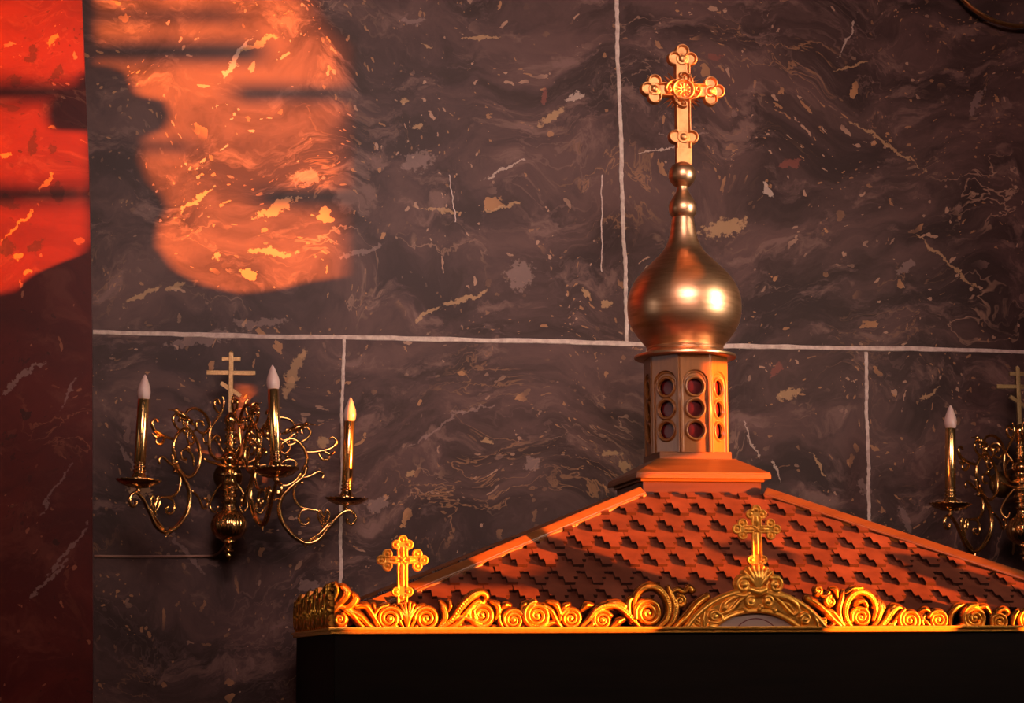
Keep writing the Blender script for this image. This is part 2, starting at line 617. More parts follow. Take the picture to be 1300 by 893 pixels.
# icon painting: pale ground with a thin circle (halo) and a dark head top, drawn by distance in the panel's own space
t = NT('icon_paint')
oc = t.tc.outputs['Object']
nn = t.noise(oc, 14, 4, .6)
bc = t.mix(nn.outputs['Fac'], (.34, .25, .22), (.24, .17, .15))
sx = t.n('SeparateXYZ')
t.l(oc, sx.inputs[0])
cmb = t.n('CombineXYZ')
t.l(sx.outputs[0], cmb.inputs[0])
t.l(sx.outputs[2], cmb.inputs[1])
rl = t.vmath('LENGTH', cmb.outputs[0])
ring = t.math('LESS_THAN', t.math('ABSOLUTE', t.math('SUBTRACT', rl, .0500)), .0011)
bc = t.mix(ring, bc, (.10, .012, .012))
bc = t.mix(t.math('LESS_THAN', rl, .029), bc, (.030, .012, .010))
t.l(bc, t.b.inputs['Base Color'])
t.set(Roughness=.35)
M_ICON = t.m

# ------------------------------------------------------------------ setting
def struct(o):
    o['kind'] = 'structure'
    return o


bm = bmesh.new()
add_box(bm, (-3.5, 0, 0), (4.2, .25, 5))
struct(from_bm('wall_back', bm, M_WALL))
bm = bmesh.new()
add_box(bm, (-3.5, -9, -.1), (4.2, .25, 0))
struct(from_bm('floor', bm, M_PLASTER))

# red pilaster that stands a little proud of the slabs at the left
PD = .03
edge = [at(103, -40, -PD), at(104, 0, -PD), at(113, 210, -PD), at(117, 420, -PD), at(118, 800, -PD), at(118, 900, -PD)]
edge = [(5.0, edge[0][0]-.02)] + [(p[2], p[0]) for p in edge] + [(0, edge[-1][0])]
bm = bmesh.new()
fr = [bm.verts.new((x, -PD, z)) for z, x in edge]
bk = [bm.verts.new((x, -.0005, z)) for z, x in edge]
lf = [bm.verts.new((-1.3, -PD, z)) for z, x in edge]
lb = [bm.verts.new((-1.3, -.0005, z)) for z, x in edge]
for i in range(len(edge)-1):
    bm.faces.new((fr[i], lf[i], lf[i+1], fr[i+1]))
    bm.faces.new((bk[i], fr[i], fr[i+1], bk[i+1]))
    bm.faces.new((lf[i], lb[i], lb[i+1], lf[i+1]))
bm.faces.new((fr[0], bk[0], lb[0], lf[0]))
bmesh.ops.recalc_face_normals(bm, faces=bm.faces)
struct(from_bm('wall_left', bm, M_PIL))


def grout(name, a, b, w):
    """a ragged pale joint between slabs"""
    n = 90
    bm = bmesh.new()
    A, B = at(*a, 0), at(*b, 0)
    d = B-A
    d /= np.linalg.norm(d)
    nn_ = V3(-d[2], 0, d[0])
    rows = []
    ph = random.random()*9
    for i in range(n+1):
        t_ = i/n
        p = A+(B-A)*t_ + nn_*.0012*(sin(t_*17+ph)+.6*sin(t_*41+ph*2))
        w1 = w*(1+.22*random.uniform(-1, 1))/2
        w2 = w*(1+.22*random.uniform(-1, 1))/2
        rows.append([bm.verts.new(Vector(p+nn_*s_*w_+V3(0, y_, 0))) for s_, w_, y_ in
                     ((-1, w1, .001), (-.7, w1, -.0015), (.7, w2, -.0015), (1, w2, .001))])
    for r, s_ in zip(rows, rows[1:]):
        for k in range(3):
            bm.faces.new((r[k], r[k+1], s_[k+1], s_[k]))
    bmesh.ops.recalc_face_normals(bm, faces=bm.faces)
    return struct(from_bm(name, bm, M_GROUT))


grout('trim_1', (118, 422), (1700, 455.4), .0135)
grout('trim_2', (780.5, -60), (796, 434), .012)
grout('trim_3', (436, 430), (431, 800), .0095)
grout('trim_4', (1099, 447), (1106, 760), .0105)
grout('trim_5', (570, 222), (579, 282), .003)
grout('trim_6', (764, 222), (764, 345), .0035)

# ------------------------------------------------------------------ canopy geometry
AX, AY = 1.151, -.75
YF = -1.27                      # back of the carved front frieze
XL, XR = .336, 1.966            # left and right corners
YB = -.22
ZL = at(422, 797.5, YF)[2]      # top of the ledge
ZE = ZL+.004                    # roof eave
PH = .138
ZP = at(880, 634, AY-PH)[2]     # roof top, under the plinth
EX, EY = (XR-XL)/2-.01, (YB-YF)/2-.012
CY = (YF+YB)/2
roof_n = np.cross(V3(1, 0, 0), V3(0, (AY-PH)-(CY-EY), ZP-ZE))
roof_n /= np.linalg.norm(roof_n)
roof_p = V3(AX, CY-EY, ZE)


def roof_uv(px, py):
    p = at_plane(px, py, roof_p, roof_n)
    return beam(p)


canopy = empty('icon_canopy', (AX, CY, 0), 'large shingled hip-roof icon canopy with a gilded carved cornice, in front of the marble wall', 'canopy')


def local(o, root):
    """keep world coordinates of a mesh built in world space under a moved root"""
    o.matrix_parent_inverse = Matrix.Translation(-Vector(root.location))
    return o


def shingle_panel(name, a, b, c, d):
    """a,b eave left/right; c,d top right/left; shingles laid on the slope"""
    a, b, c, d = [np.array(p, float) for p in (a, b, c, d)]
    ux = (b-a)/np.linalg.norm(b-a)
    w = d-a
    up = w-ux*(w@ux)
    H = np.linalg.norm(up)
    uy = up/H
    nz = np.cross(ux, uy)
    bm = bmesh.new()
    lay = bm.loops.layers.color.new('tone')
    P, E = .0572, .0640
    rnd = random.Random(5)
    W = np.linalg.norm(b-a)
    h1, h2, Lh = .0225, .0465, .066
    rows = int(H/E)+2
    T = .0062

    def pt(x, y, z):
        return Vector(a+ux*x+uy*y+nz*z)
    for r in range(rows):
        y0 = r*E-.012
        off = (P/2 if r % 2 else 0)
        for k in range(-1, int(W/P)+2):
            cx = k*P+off+rnd.uniform(-.0010, .0010)
            hw = P*.492
            yb = y0+rnd.uniform(-.0014, .0014)
            m1 = .0100+rnd.uniform(-.0006, .0006)
            m2 = .0190+rnd.uniform(-.0006, .0006)
            out = [(-m1, 0), (m1, 0), (m1, h1), (m2, h1), (m2, h2), (hw, h2), (hw, h2+Lh), (-hw, h2+Lh),
                   (-hw, h2), (-m2, h2), (-m2, h1), (-m1, h1)]
            jz = rnd.uniform(0, .0015)

            def z_of(v):   # the plate rests on the row below, tip raised
                return .0125+jz-.0115*(v/(h2+Lh))
            top = [bm.verts.new(pt(cx+x, yb+y, z_of(y)+T)) for x, y in out]
            bot = [bm.verts.new(pt(cx+x, yb+y, z_of(y)-.001)) for x, y in out]
            fs = [bm.faces.new((top[0], top[1], top[2], top[11])),
                  bm.faces.new((top[11], top[2], top[3], top[4], top[9], top[10])),
                  bm.faces.new((top[9], top[4], top[5], top[6], top[7], top[8]))]
            for i in range(12):
                j = (i+1) % 12
                fs.append(bm.faces.new((top[i], bot[i], bot[j], top[j])))
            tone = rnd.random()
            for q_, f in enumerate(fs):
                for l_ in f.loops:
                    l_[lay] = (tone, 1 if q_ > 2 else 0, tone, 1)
    for p0, p1, s_ in ((a, d, 1), (b, c, -1)):
        e = (p1-p0)/np.linalg.norm(p1-p0)
        nn_ = -np.cross(e, nz)*s_
        bmesh.ops.bisect_plane(bm, geom=bm.verts[:]+bm.edges[:]+bm.faces[:], plane_co=Vector(p0), plane_no=Vector(nn_), clear_outer=True)
    for p0, nn_ in ((a, -uy), (d, uy)):
        bmesh.ops.bisect_plane(bm, geom=bm.verts[:]+bm.edges[:]+bm.faces[:], plane_co=Vector(p0), plane_no=Vector(nn_), clear_outer=True)
    o = from_bm(name, bm, M_SHING, canopy)
    return local(o, canopy)


eFL, eFR = (AX-EX, CY-EY, ZE), (AX+EX, CY-EY, ZE)
eBL, eBR = (AX-EX, CY+EY, ZE), (AX+EX, CY+EY, ZE)
tFL, tFR = (AX-PH, AY-PH, ZP), (AX+PH, AY-PH, ZP)
tBL, tBR = (AX-PH, AY+PH, ZP), (AX+PH, AY+PH, ZP)
shingle_panel('roof_slope', eFL, eFR, tFR, tFL)
shingle_panel('roof_slope', eBL, eFL, tFL, tBL)
shingle_panel('roof_slope', eFR, eBR, tBR, tFR)
shingle_panel('roof_slope', eBR, eBL, tBL, tBR)
# boarding under the shingles
bm = bmesh.new()
vv = [bm.verts.new(p) for p in (eFL, eFR, eBR, eBL, tFL, tFR, tBR, tBL)]
for f in ((0, 1, 5, 4), (1, 2, 6, 5), (2, 3, 7, 6), (3, 0, 4, 7), (4, 5, 6, 7), (3, 2, 1, 0)):
    bm.faces.new([vv[i] for i in f])
local(from_bm('roof_deck', bm, M_DARKWOOD, canopy), canopy)


def hip_cap(e, t_):
    """angle board over a hip: two wings with thickness"""
    e, t_ = np.array(e), np.array(t_)
    ax = t_-e
    L = np.linalg.norm(ax)
    ax /= L
    sx_ = 1 if e[0] > AX else -1
    sy = 1 if e[1] > CY else -1
    nf = V3(0, sy, 0)*1.0
    # outward normals of the two slopes that meet here
    n1 = np.cross(ax, V3(1, 0, 0)); n1 *= np.sign(n1[2]); n1 /= np.linalg.norm(n1)
    n2 = np.cross(ax, V3(0, 1, 0)); n2 *= np.sign(n2[2]); n2 /= np.linalg.norm(n2)
    d1 = np.cross(ax, n1); d1 *= np.sign(d1[0])*-sx_      # runs on the front/back slope towards the middle
    d2 = np.cross(ax, n2); d2 *= np.sign(d2[1])*-sy
    up_ = (n1+n2)/np.linalg.norm(n1+n2)
    lift, th, w1 = .0205, .005, .0165
    bm = bmesh.new()
    prof = [up_*lift + d1*w1 - up_*.0, up_*(lift+.006), up_*lift + d2*w1,
            up_*(lift-th-.012) + d2*w1, up_*(lift-th), up_*(lift-th-.012) + d1*w1]
    A = [bm.verts.new(Vector(e - ax*.01 + p)) for p in prof]
    B = [bm.verts.new(Vector(t_ + ax*.005 + p)) for p in prof]
    for i in range(6):
        j = (i+1) % 6
        bm.faces.new((A[i], A[j], B[j], B[i]))
    bm.faces.new(A[::-1])
    bm.faces.new(B)
    bmesh.ops.recalc_face_normals(bm, faces=bm.faces)
    bmesh.ops.bevel(bm, geom=[e_ for e_ in bm.edges], offset=.0014, segments=1, affect='EDGES')
    # a thin bead along the front edge
    for dd in (d1, d2):
        add_tube(bm, [e - ax*.01+up_*(lift-.003)+dd*w1, t_+ax*.003+up_*(lift-.003)+dd*w1], .0028, 8, smooth=False)
    local(from_bm('hip_cap', bm, M_COP, canopy), canopy)


for e_, t__ in ((eFL, tFL), (eFR, tFR), (eBL, tBL), (eBR, tBR)):
    hip_cap(e_, t__)

# ledge under the carving, dark beam, posts
zb = at(650, 804.5, YF-.02)[2]
bm = bmesh.new()
add_box(bm, (XL-.012, YF-.022, zb), (XR+.012, YB+.022, ZL-.004), .001)
add_box(bm, (XL-.016, YF-.027, ZL-.005), (XR+.016, YB+.027, ZL), .001)
local(from_bm('cornice_ledge', bm, M_GILT, canopy), canopy)
bm = bmesh.new()
add_box(bm, (XL-.004, YF-.016, zb-.40), (XR+.004, YB+.016, zb-.0003), .002)
local(from_bm('beam', bm, M_DARKWOOD, canopy), canopy)
for x_ in (XL+.03, XR-.03):
    for y_ in (YF+.03, YB-.03):
        bm = bmesh.new()
        add_box(bm, (x_-.035, y_-.035, .0005), (x_+.035, y_+.035, zb-.39), .004)
        add_box(bm, (x_-.05, y_-.05, .0005), (x_+.05, y_+.05, .12), .006)
        local(from_bm('post', bm, M_DARKWOOD, canopy), canopy)

# ------------------------------------------------------------------ carved frieze
FS = abs(at(701, 790, YF)[0]-at(700, 790, YF)[0])   # metres per photo pixel here


def fp(x, y):
    p = at(x, y, YF-.006)
    return (p[0]-AX, p[2]-ZL)


R = Relief(XL-AX-.004, XR-AX+.004, -.001, .10, .00105)


def fs(pts, rad, lift=.0, k=1.6, groove=False):
    R.stroke([fp(*p) for p in pts], [r*FS*1.1 for r in rad], k, lift, pad=.0034, groove=groove)


def fv(x, y, r, turns=2.1, a0=90, sgn=1, lift=0.0, w=None):
    R.volute(fp(x, y), r*FS, turns, (w*FS if w else None), radians(a0), sgn, 1.9, lift+.0008)


def design():
    # corner leaf
    fs([(423, 764), (421, 752), (424, 743), (428, 750), (425, 762)], [1.5, 2.4, 2.2, 2.4, 1.2], .002)
    fs([(423, 772), (434, 764), (440, 754), (435, 746), (432, 745)], [1.8, 3.2, 4.2, 2.6, 1], .002, groove=True)
    fs([(438, 773), (447, 768), (451, 761), (448, 755)], [2.0, 3.4, 3.4, 1.2], .002, groove=True)
    fs([(424, 776), (432, 771), (442, 773)], [2.0, 2.4, 2], .001)
    fv(431, 787, 10, 1.4, 60, -1, w=2.2)
    fs([(432, 772), (446, 780), (458, 794), (468, 800)], [1.6, 3, 2.4, 1.2])
    fs([(440, 773), (456, 782), (468, 794), (480, 800)], [1.6, 3.2, 2.6, 1.2])
    fs([(452, 771), (464, 770), (472, 780), (484, 799)], [1.6, 3.2, 2.8, 1.4], .001)
    fs([(474, 768), (477, 776), (474, 784)], [.9, 1.8, .8])
    fv(494, 786, 17, 2.3, 0, 1)
    fs([(478, 795), (475, 784), (481, 773), (492, 768.5)], [1.2, 2, 2, 1.2], .0015)
    # palmette under the small cross
    for ex, ey, m in ((504, 772, 3), (509, 768, 2), (514, 766, 1), (520, 766, -1), (525, 768, -2), (530, 771, -3)):
        fs([(517, 799), (517-m*1.2, 784), (ex, ey)], [1.2, 2.3, 1.2], .002)
    fs([(513, 799), (506, 786), (501, 770)], [1, 2, 1], .001)
    fs([(521, 799), (527, 786), (530, 773), (538, 769)], [1, 2, 1.8, .8], .001)
    for bx in (503, 529):
        R.ball(fp(bx, 796), 2.2*FS, 1.2)
    fv(541, 786, 17, 2.3, 180, -1)
    fs([(556, 799), (565, 785), (563, 772), (559, 765)], [1.2, 3, 2.8, .8], .0015, groove=True)
    fs([(569, 778), (572, 770), (570, 764)], [.8, 1.8, .7])
    # large sweeping leaf and scroll
    fs([(552, 800), (572, 789), (586, 770), (600, 757), (611, 753), (617, 758), (614, 763)], [1, 3, 4, 4, 3, 2.2, 1], .002, groove=True)
    fs([(560, 800), (578, 794), (592, 779), (603, 768), (614, 765)], [1, 3, 3.4, 2.6, 1.5], .001)
    fv(611, 781, 19, 2.6, 100, 1)
    fs([(602, 769), (601, 778), (606, 788)], [1, 2.2, 1], .003)
    fs([(583, 794), (580, 787), (588, 784), (602, 790), (618, 798)], [1.5, 2.2, 3, 3, 1.2], .0015)
    fs([(584, 798), (596, 796), (610, 800)], [1, 2.4, 1.2])
    fs([(623, 765), (631, 769), (633, 778), (629, 787)], [1.2, 3, 2.6, 1], .001)
    R.ball(fp(627, 797), 2.4*FS, 1.2)
    fv(651, 788, 15.5, 2.4, 20, 1)
    fs([(635, 776), (641, 769), (647, 769)], [.8, 2.6, 1], .001)
    fs([(640, 799), (634, 790), (634, 780)], [1, 2, 1], .001)
    fv(681, 782, 20, 2.6, 100, 1)
    fs([(662, 776), (665, 768), (675, 765)], [1, 2.2, .9], .001)
    fs([(690, 769), (699, 776), (708, 792), (716, 799)], [1.5, 3, 2.8, 1.2], .001)
    fs([(695, 765), (705, 768), (710, 778), (711, 788)], [1, 2.8, 2.2, 1], .002)
    fs([(664, 799), (682, 799), (700, 791), (710, 794)], [1.2, 3, 2.6, 1.2])
    R.ball(fp(665, 797), 2.2*FS, 1.2)
    fv(724, 786, 15, 2.4, 160, -1)
    fs([(712, 776), (717, 770), (722, 768)], [1, 2, .8])
    fs([(738, 775), (744, 769), (751, 769)], [.8, 2.6, 1.2], .001)
    fs([(736, 799), (748, 786), (758, 774), (772, 769), (786, 772), (798, 782), (812, 797)], [1, 2.4, 3, 3.2, 3.4, 3.2, 1.4], .0015, groove=True)
    fv(764, 788, 14, 2.3, 30, 1)
    fs([(744, 799), (752, 793), (750, 785)], [1.8, 2.6, 1])
    fs([(776, 798), (784, 790), (792, 786)], [1, 3, 1.2], .001)
    fs([(772, 765), (782, 766), (792, 770), (800, 779)], [1, 3, 3, 1], .0005)
    fs([(801, 790), (797, 772), (799, 762), (804, 760)], [1.4, 3, 2.6, 1.2], .001)
    fv(822, 779, 20, 2.3, 200, -1, w=2.9)
    fs([(804, 772), (807, 757), (817, 747), (831, 746), (843, 756), (849, 772), (845, 788), (832, 799)], [1.4, 2.8, 3.4, 3.4, 3.2, 3.2, 2.8, 1.4], .002, groove=True)
    fs([(818, 744), (824, 742), (832, 744)], [.8, 1.6, .8])
    fs([(843, 799), (853, 788), (857, 772), (851, 755), (848, 746)], [1.4, 3.2, 3.6, 2.6, .9], .002, groove=True)
    fv(862, 764, 9.5, 1.6, 90, -1, .001, 2.0)
    fs([(853, 752), (860, 749), (868, 752), (874, 747), (880, 750)], [1, 1.8, 1.4, 2.6, 1], .001)
    R.ball(fp(877, 750), 3.4*FS, 1.2)
    fs([(856, 797), (870, 785), (884, 768), (897, 758)], [3, 4, 4, 3])
    fs([(868, 799), (884, 785), (900, 770)], [3, 4, 3])
    # right of the arch
    fv(1037, 750, 7, 1.5, 250, 1, .001, 1.7)
    fs([(1042, 757), (1048, 757), (1052, 752)], [1, 2, 1], .001)
    fs([(1054, 748), (1060, 750), (1063, 760)], [.9, 2.6, .8], .001)
    fv(1053, 764, 9, 1.6, 90, 1, .001, 2.0)
    fs([(1024, 760), (1040, 770), (1056, 786), (1070, 799)], [3, 3, 3, 2])
    fs([(1045, 775), (1056, 778), (1066, 790), (1074, 799)], [1.5, 2.8, 2.4, 1.2], .001)
    fs([(1052, 798), (1062, 790), (1072, 792), (1086, 799)], [1.5, 2, 2.4, 1.2])
    fs([(1068, 790), (1064, 776), (1068, 760), (1070, 751)], [1.4, 3, 2.6, .8], .0015)
    fs([(1083, 799), (1074, 788), (1072, 773), (1079, 758), (1091, 752), (1104, 757), (1111, 772), (1108, 788)], [1.4, 3, 3.6, 3.6, 3.2, 2.8, 2.6, 1.4], .002, groove=True)
    fs([(1073, 754), (1082, 748), (1094, 747)], [1, 2, .8], .001)
    fs([(1092, 751), (1104, 756), (1112, 764)], [1, 2.2, .9], .001)
    fv(1092, 784, 15, 2.2, 200, -1, w=2.2)
    fs([(1084, 770), (1088, 765), (1095, 764), (1099, 770), (1096, 776)], [1, 2.6, 2.6, 2.2, 1], .002)
    fs([(1107, 772), (1112, 768), (1114, 763)], [1, 2.2, .8], .001)
    fs([(1106, 799), (1114, 786), (1117, 773), (1116, 764)], [1.2, 2.8, 2.6, .8], .0015, groove=True)
    fs([(1119, 780), (1121, 772), (1119, 766)], [.8, 1.8, .7], .001)
    fs([(1108, 800), (1120, 793), (1130, 779), (1138, 772), (1144, 773)], [1, 3, 3.6, 2.8, 1], .002, groove=True)
    fs([(1121, 800), (1132, 795), (1140, 782)], [1, 2.6, 1.4])
    fs([(1126, 778), (1133, 771), (1142, 771)], [1, 2.8, 1])
    fv(1154, 788, 17.5, 2.5, 120, 1)
    fs([(1124, 799), (1130, 793), (1136, 799)], [.9, 1.6, .9])
    fs([(1168, 776), (1174, 774), (1180, 777)], [.8, 2, .8], .001)
    fs([(1168, 783), (1176, 791), (1184, 799)], [1, 2.2, 1])
    fv(1190, 788, 15, 2.4, 160, -1)
    fs([(1174, 799), (1170, 790), (1173, 782)], [.9, 1.8, .9])
    fs([(1205, 799), (1206, 783), (1213, 772), (1222, 768)], [1.2, 2.4, 2.6, 1], .001)
    fv(1236, 785, 19, 2.6, 80, 1)
    fs([(1240, 771), (1250, 771), (1257, 780)], [1, 2.4, 1], .001)
    fs([(1210, 799), (1224, 794), (1240, 799)], [1.2, 3, 1.2])
    fv(1268, 790, 13, 2.2, 200, -1)
    fs([(1265, 777), (1273, 774), (1278, 778), (1274, 783)], [1.2, 2.4, 2, 1], .001)
    fs([(1284, 799), (1286, 785), (1292, 776)], [1, 2.4, 1], .001)
    fv(1305, 788, 16, 2.4, 90, 1)
    for cx, r, a in ((1340, 17, 0), (1375, 15, 120), (1412, 19, 60), (1450, 15, 10), (1486, 18, 100)):
        fv(cx, 787, r, 2.4, a, 1)
        fs([(cx+r-2, 774), (cx+r+4, 772), (cx+r+8, 782)], [1, 2.6, 1], .001)


design()
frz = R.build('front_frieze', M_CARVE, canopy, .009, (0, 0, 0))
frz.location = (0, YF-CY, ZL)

# side frieze (left and right return)
R = Relief(-(YB-YF)/2, (YB-YF)/2, -.001, .085, .0014)
rr = random.Random(3)
x_ = -(YB-YF)/2+.02
i = 0
while x_ < (YB-YF)/2-.03:
    r = (.034, .026, .038, .030)[i % 4]
    R.volute((x_+r*.7, r), r, 2.4, None, rr.uniform(0, 6), (-1) ** i, 1.4)
    R.stroke([(x_+r*1.5, .002), (x_+r*1.9, .03), (x_+r*1.7, r*2+.008)], [.002, .0048, .0015], 1.2, .002)
    R.stroke([(x_-r*.2, .03), (x_+r*.2, r*2), (x_+r, r*2+.004)], [.0015, .004, .0015], 1.2, .001)
    x_ += r*1.95
    i += 1
for m, s_ in (((.0, .004), 1), ((-.002, .0045), -1)):
    c0 = (YB-YF)/2-.012
    R.stroke([(c0-.01, .03), (c0-.004, .07), (c0+.002, .083)], [.003, .005, .002], 1.2, .002)
    R.stroke([(c0-.03, .05), (c0-.018, .066), (c0-.016, .072)], [.003, .005, .002], 1.2, .002)
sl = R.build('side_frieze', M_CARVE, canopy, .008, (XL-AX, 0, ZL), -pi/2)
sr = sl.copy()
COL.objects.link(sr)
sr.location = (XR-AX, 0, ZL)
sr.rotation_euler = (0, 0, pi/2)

# ------------------------------------------------------------------ arch with its carving and the icon inside
YA = YF-.010


def ap(x, y):
    p = at(x, y, YA-.010)
    return (p[0]-AX, p[2]-ZL)


ac = ap(961, 862)
AS = FS
R = Relief(-.19, .19, -.003, .135, .0010)
rad_ = np.hypot(R.X-ac[0], (R.Z-ac[1]))/AS
Ro, Ri = 114.5, 82.0
R.D = np.minimum(np.minimum(Ro-rad_, rad_-Ri)*AS, R.Z+.002)
prof_r = [80, 82, 84, 86.5, 88, 90, 105, 107, 109, 111, 113, 115]
prof_h = [.000, .003, .0055, .0045, .001, .002, .002, .006, .0085, .0085, .006, .001]
R.H = np.interp(rad_, prof_r, prof_h)


def as_(pts, rad, lift=.004, k=1.2, groove=False):
    R.stroke([ap(*p) for p in pts], [r*AS for r in rad] if not np.isscalar(rad) else rad*AS, k, lift, groove=groove)


def av(x, y, r, turns=1.6, a0=90, sgn=1, lift=.005, w=None):
    R.volute(ap(x, y), r*AS, turns, (w*AS if w else None), radians(a0), sgn, 1.4, lift, ball=.36)


# shell on top
for dx, dy in ((-19, -21), (-13, -25.5), (-7, -28), (0, -29), (7, -28), (13, -25.5), (19, -21)):
    as_([(961, 748), (961+dx*.42, 748+dy*.5), (961+dx*.92, 748+dy)], [2.2, 3.2, 2.0], .007, 1.3)
as_([(952, 749), (961, 752), (970, 749)], [4, 6, 4], .006)
av(943, 743, 12.5, 1.5, 60, 1, .006, 2.6)
av(983, 743, 12.5, 1.5, 120, -1, .006, 2.6)
as_([(930, 755), (944, 757), (953, 753), (961, 756), (970, 753), (982, 757), (996, 757)], [1, 2.2, 2, 2.4, 2, 2.2, 1], .007)
# paired scrolls below
av(952, 764.5, 9, 1.5, 60, 1, .006, 2.2)
av(974, 764.5, 9, 1.5, 120, -1, .006, 2.2)
as_([(948, 757), (938, 763), (928, 774), (914, 780)], [1.2, 2.2, 2, 1.2], .006)
as_([(944, 757), (930, 760), (919, 768), (915, 776)], [1.2, 2.2, 2.2, 1.2], .005)
R.ball(ap(919, 772), 4.6*AS, 1.1, .004)
as_([(980, 757), (990, 765), (1001, 777), (1006, 781)], [1.2, 2.2, 2, 1.2], .006)
as_([(984, 758), (998, 760), (1010, 768), (1013, 776), (1008, 781)], [1.2, 2.4, 2.4, 2.2, 1.2], .006)
as_([(988, 762), (1000, 768), (1006, 775)], [1, 2.4, 1], .003)
for x, y in ((946, 775), (963, 774), (966, 771), (983, 776)):
    R.ball(ap(x, y), 3.0*AS, 1.2, .004)
av(906, 783, 8.5, 1.4, 30, 1, .005, 2.2)
R.ball(ap(902, 796), 4.4*AS, 1.1, .004)
as_([(914, 779), (916, 786), (911, 791), (900, 790)], [1.4, 2, 1.8, 1], .005)
as_([(894, 800), (892, 788), (894, 778)], [1.4, 2.2, 1.2], .005)
for k in range(5):
    as_([(887, 803-k*4.4), (880, 799-k*4.2), (877+k*1.5, 800-k*4.4)], [1.2, 1.4, .8], .004)
av(1021, 787, 9.5, 1.4, 150, -1, .005, 2.4)
R.ball(ap(1023, 800), 4.4*AS, 1.1, .004)
as_([(1030, 779), (1036, 790), (1038, 803)], [1.4, 2.4, 1.4], .005)
for k in range(4):
    as_([(1041, 803-k*4.4), (1047, 799-k*4.0), (1049-k*1.5, 800-k*4.4)], [1.2, 1.4, .8], .004)
R.D = np.minimum(R.D, R.Z+.002)
arch = R.build('arch_frame', M_GILT, canopy, .010, (0, 0, 0))
arch.location = (0, YA-CY, ZL)
# icon panel behind the arch
bm = bmesh.new()
hal = at(958, 819, YF-.004)
z_low = ZL-.001-hal[2]
pts = [((R_ := 90*AS)*cos(a), R_*sin(a)) for a in np.linspace(0, pi, 41)]
acw = (AX+ac[0]-hal[0], ZL+ac[1]-hal[2])
pp = [(x+acw[0], max(z+acw[1], z_low)) for x, z in pts]
pp2 = []
for p in pp:
    if not pp2 or abs(p[0]-pp2[-1][0]) > 1e-5:
        pp2.append(p)
f_ = bm.faces.new([bm.verts.new((x, 0, z)) for x, z in pp2])
ex = bmesh.ops.extrude_face_region(bm, geom=[f_])
for v in ex['geom']:
    if isinstance(v, bmesh.types.BMVert):
        v.co.y -= .0055
bmesh.ops.recalc_face_normals(bm, faces=bm.faces)
ic = from_bm('icon_panel', bm, M_ICON, canopy)
ic.location = (hal[0]-AX, YF-.0105-CY, hal[2])
ic['label'] = 'pale painted icon panel with a thin red halo circle'

# ------------------------------------------------------------------ small gilded crosses on the cornice
R = Relief(-.062, .062, -.10, .062, .0009)
q = FS


def cr(x, y, r):
    return r*q - np.hypot(R.X-x*q, R.Z-y*q)


def bx(x0, x1, y0, y1):
    return np.minimum(np.minimum(R.X-x0*q, x1*q-R.X), np.minimum(R.Z-y0*q, y1*q-R.Z))


lob = [(-26, 0), (-18.5, 7.5), (-18.5, -7.5), (26, 0), (18.5, 7.5), (18.5, -7.5), (0, 25), (-7.5, 19), (7.5, 19), (-7.3, -39), (7.3, -39)]
D = bx(-6.8, 6.8, -55, 25)
D = np.maximum(D, bx(-24, 24, -5.2, 5.2))
for x, y in lob:
    D = np.maximum(D, cr(x, y, 6.3))
R.D = D
R.H = np.interp(D/q, [0, .6, 1.4, 2.2, 2.8, 9], [.001, .0032, .0036, .003, .0008, .0008])
for x, y in lob:
    R.stroke([(x*q, y*q), (x*q+1e-5, y*q)], 2.3*q, 1.2, .001, pad=0)
for pts, w in (([(0, -6), (0, -18), (0, -31)], [1.2, 2.4, 1.4]), ([(0, 5), (0, 10), (0, 15)], [1.2, 2.4, 1.2]),
               ([(-14, 0), (-9, 0), (-5, 0)], [1, 2, 1]), ([(5, 0), (9, 0), (14, 0)], [1, 2, 1])):
    R.stroke([(x*q, y*q) for x, y in pts], [v*q for v in w], 1.3, .0015, pad=0)
for a in (45, 135, 225, 315):
    R.stroke([(0, 0), (3.4*cos(radians(a))*q, 3.4*sin(radians(a))*q)], 1.2*q, 1.2, .002, pad=0)
R.ball((0, 0), 2*q, 1.2, .0025, 0)
R.ball((0, -46*q), 2.6*q, 1.2, .001, 0)
c1p = at(510.8, 711.5, YF-.004)
c2p = at(959.5, 672.5, YF-.004)
cr1 = R.build('small_cross', M_GILT, canopy, .006, (c1p[0]-AX, YF-.001-CY, c1p[2]))
cr1['label'] = 'small gilded trefoil cross above the palmette at the cornice left end'
cr2 = cr1.copy()
COL.objects.link(cr2)
cr2.location = (c2p[0]-AX, YF-.004-CY, c2p[2])
cr2['label'] = 'small gilded trefoil cross above the shell of the arch'

# ------------------------------------------------------------------ cupola
cup = empty('cupola', (AX, AY, ZP), 'tall copper-gold onion cupola with an octagonal drum and trefoil cross, standing on the shingled roof', 'cupola')
PS = np.linalg.norm(at(871.5, 400, AY)-at(870.5, 400, AY))*.985   # metres per pixel at the axis


def zz(y, Y=AY):
    return at(871, y, Y)[2]-ZP


# plinth: square box with a little cove, plate, sloped top, top block
PB = .148
bm = bmesh.new()


def ring4(bm, h, z):
    return [bm.verts.new((sx_*h, sy*h, z)) for sx_, sy in ((-1, -1), (1, -1), (1, 1), (-1, 1))]


z_pl = zz(607.5, AY-PB)          # plate bottom
z_pt = zz(602.0, AY-PB)
z_t1 = zz(583.0, AY-.085)
z_t2 = zz(573.5, AY-.082)
prof = [(PH+.004, .001), (PH-.004, .006), (PH-.008, .011), (PH-.008, z_pl-.006), (PH-.002, z_pl-.006), (PH-.002, z_pl)]
prof = prof[:-2]


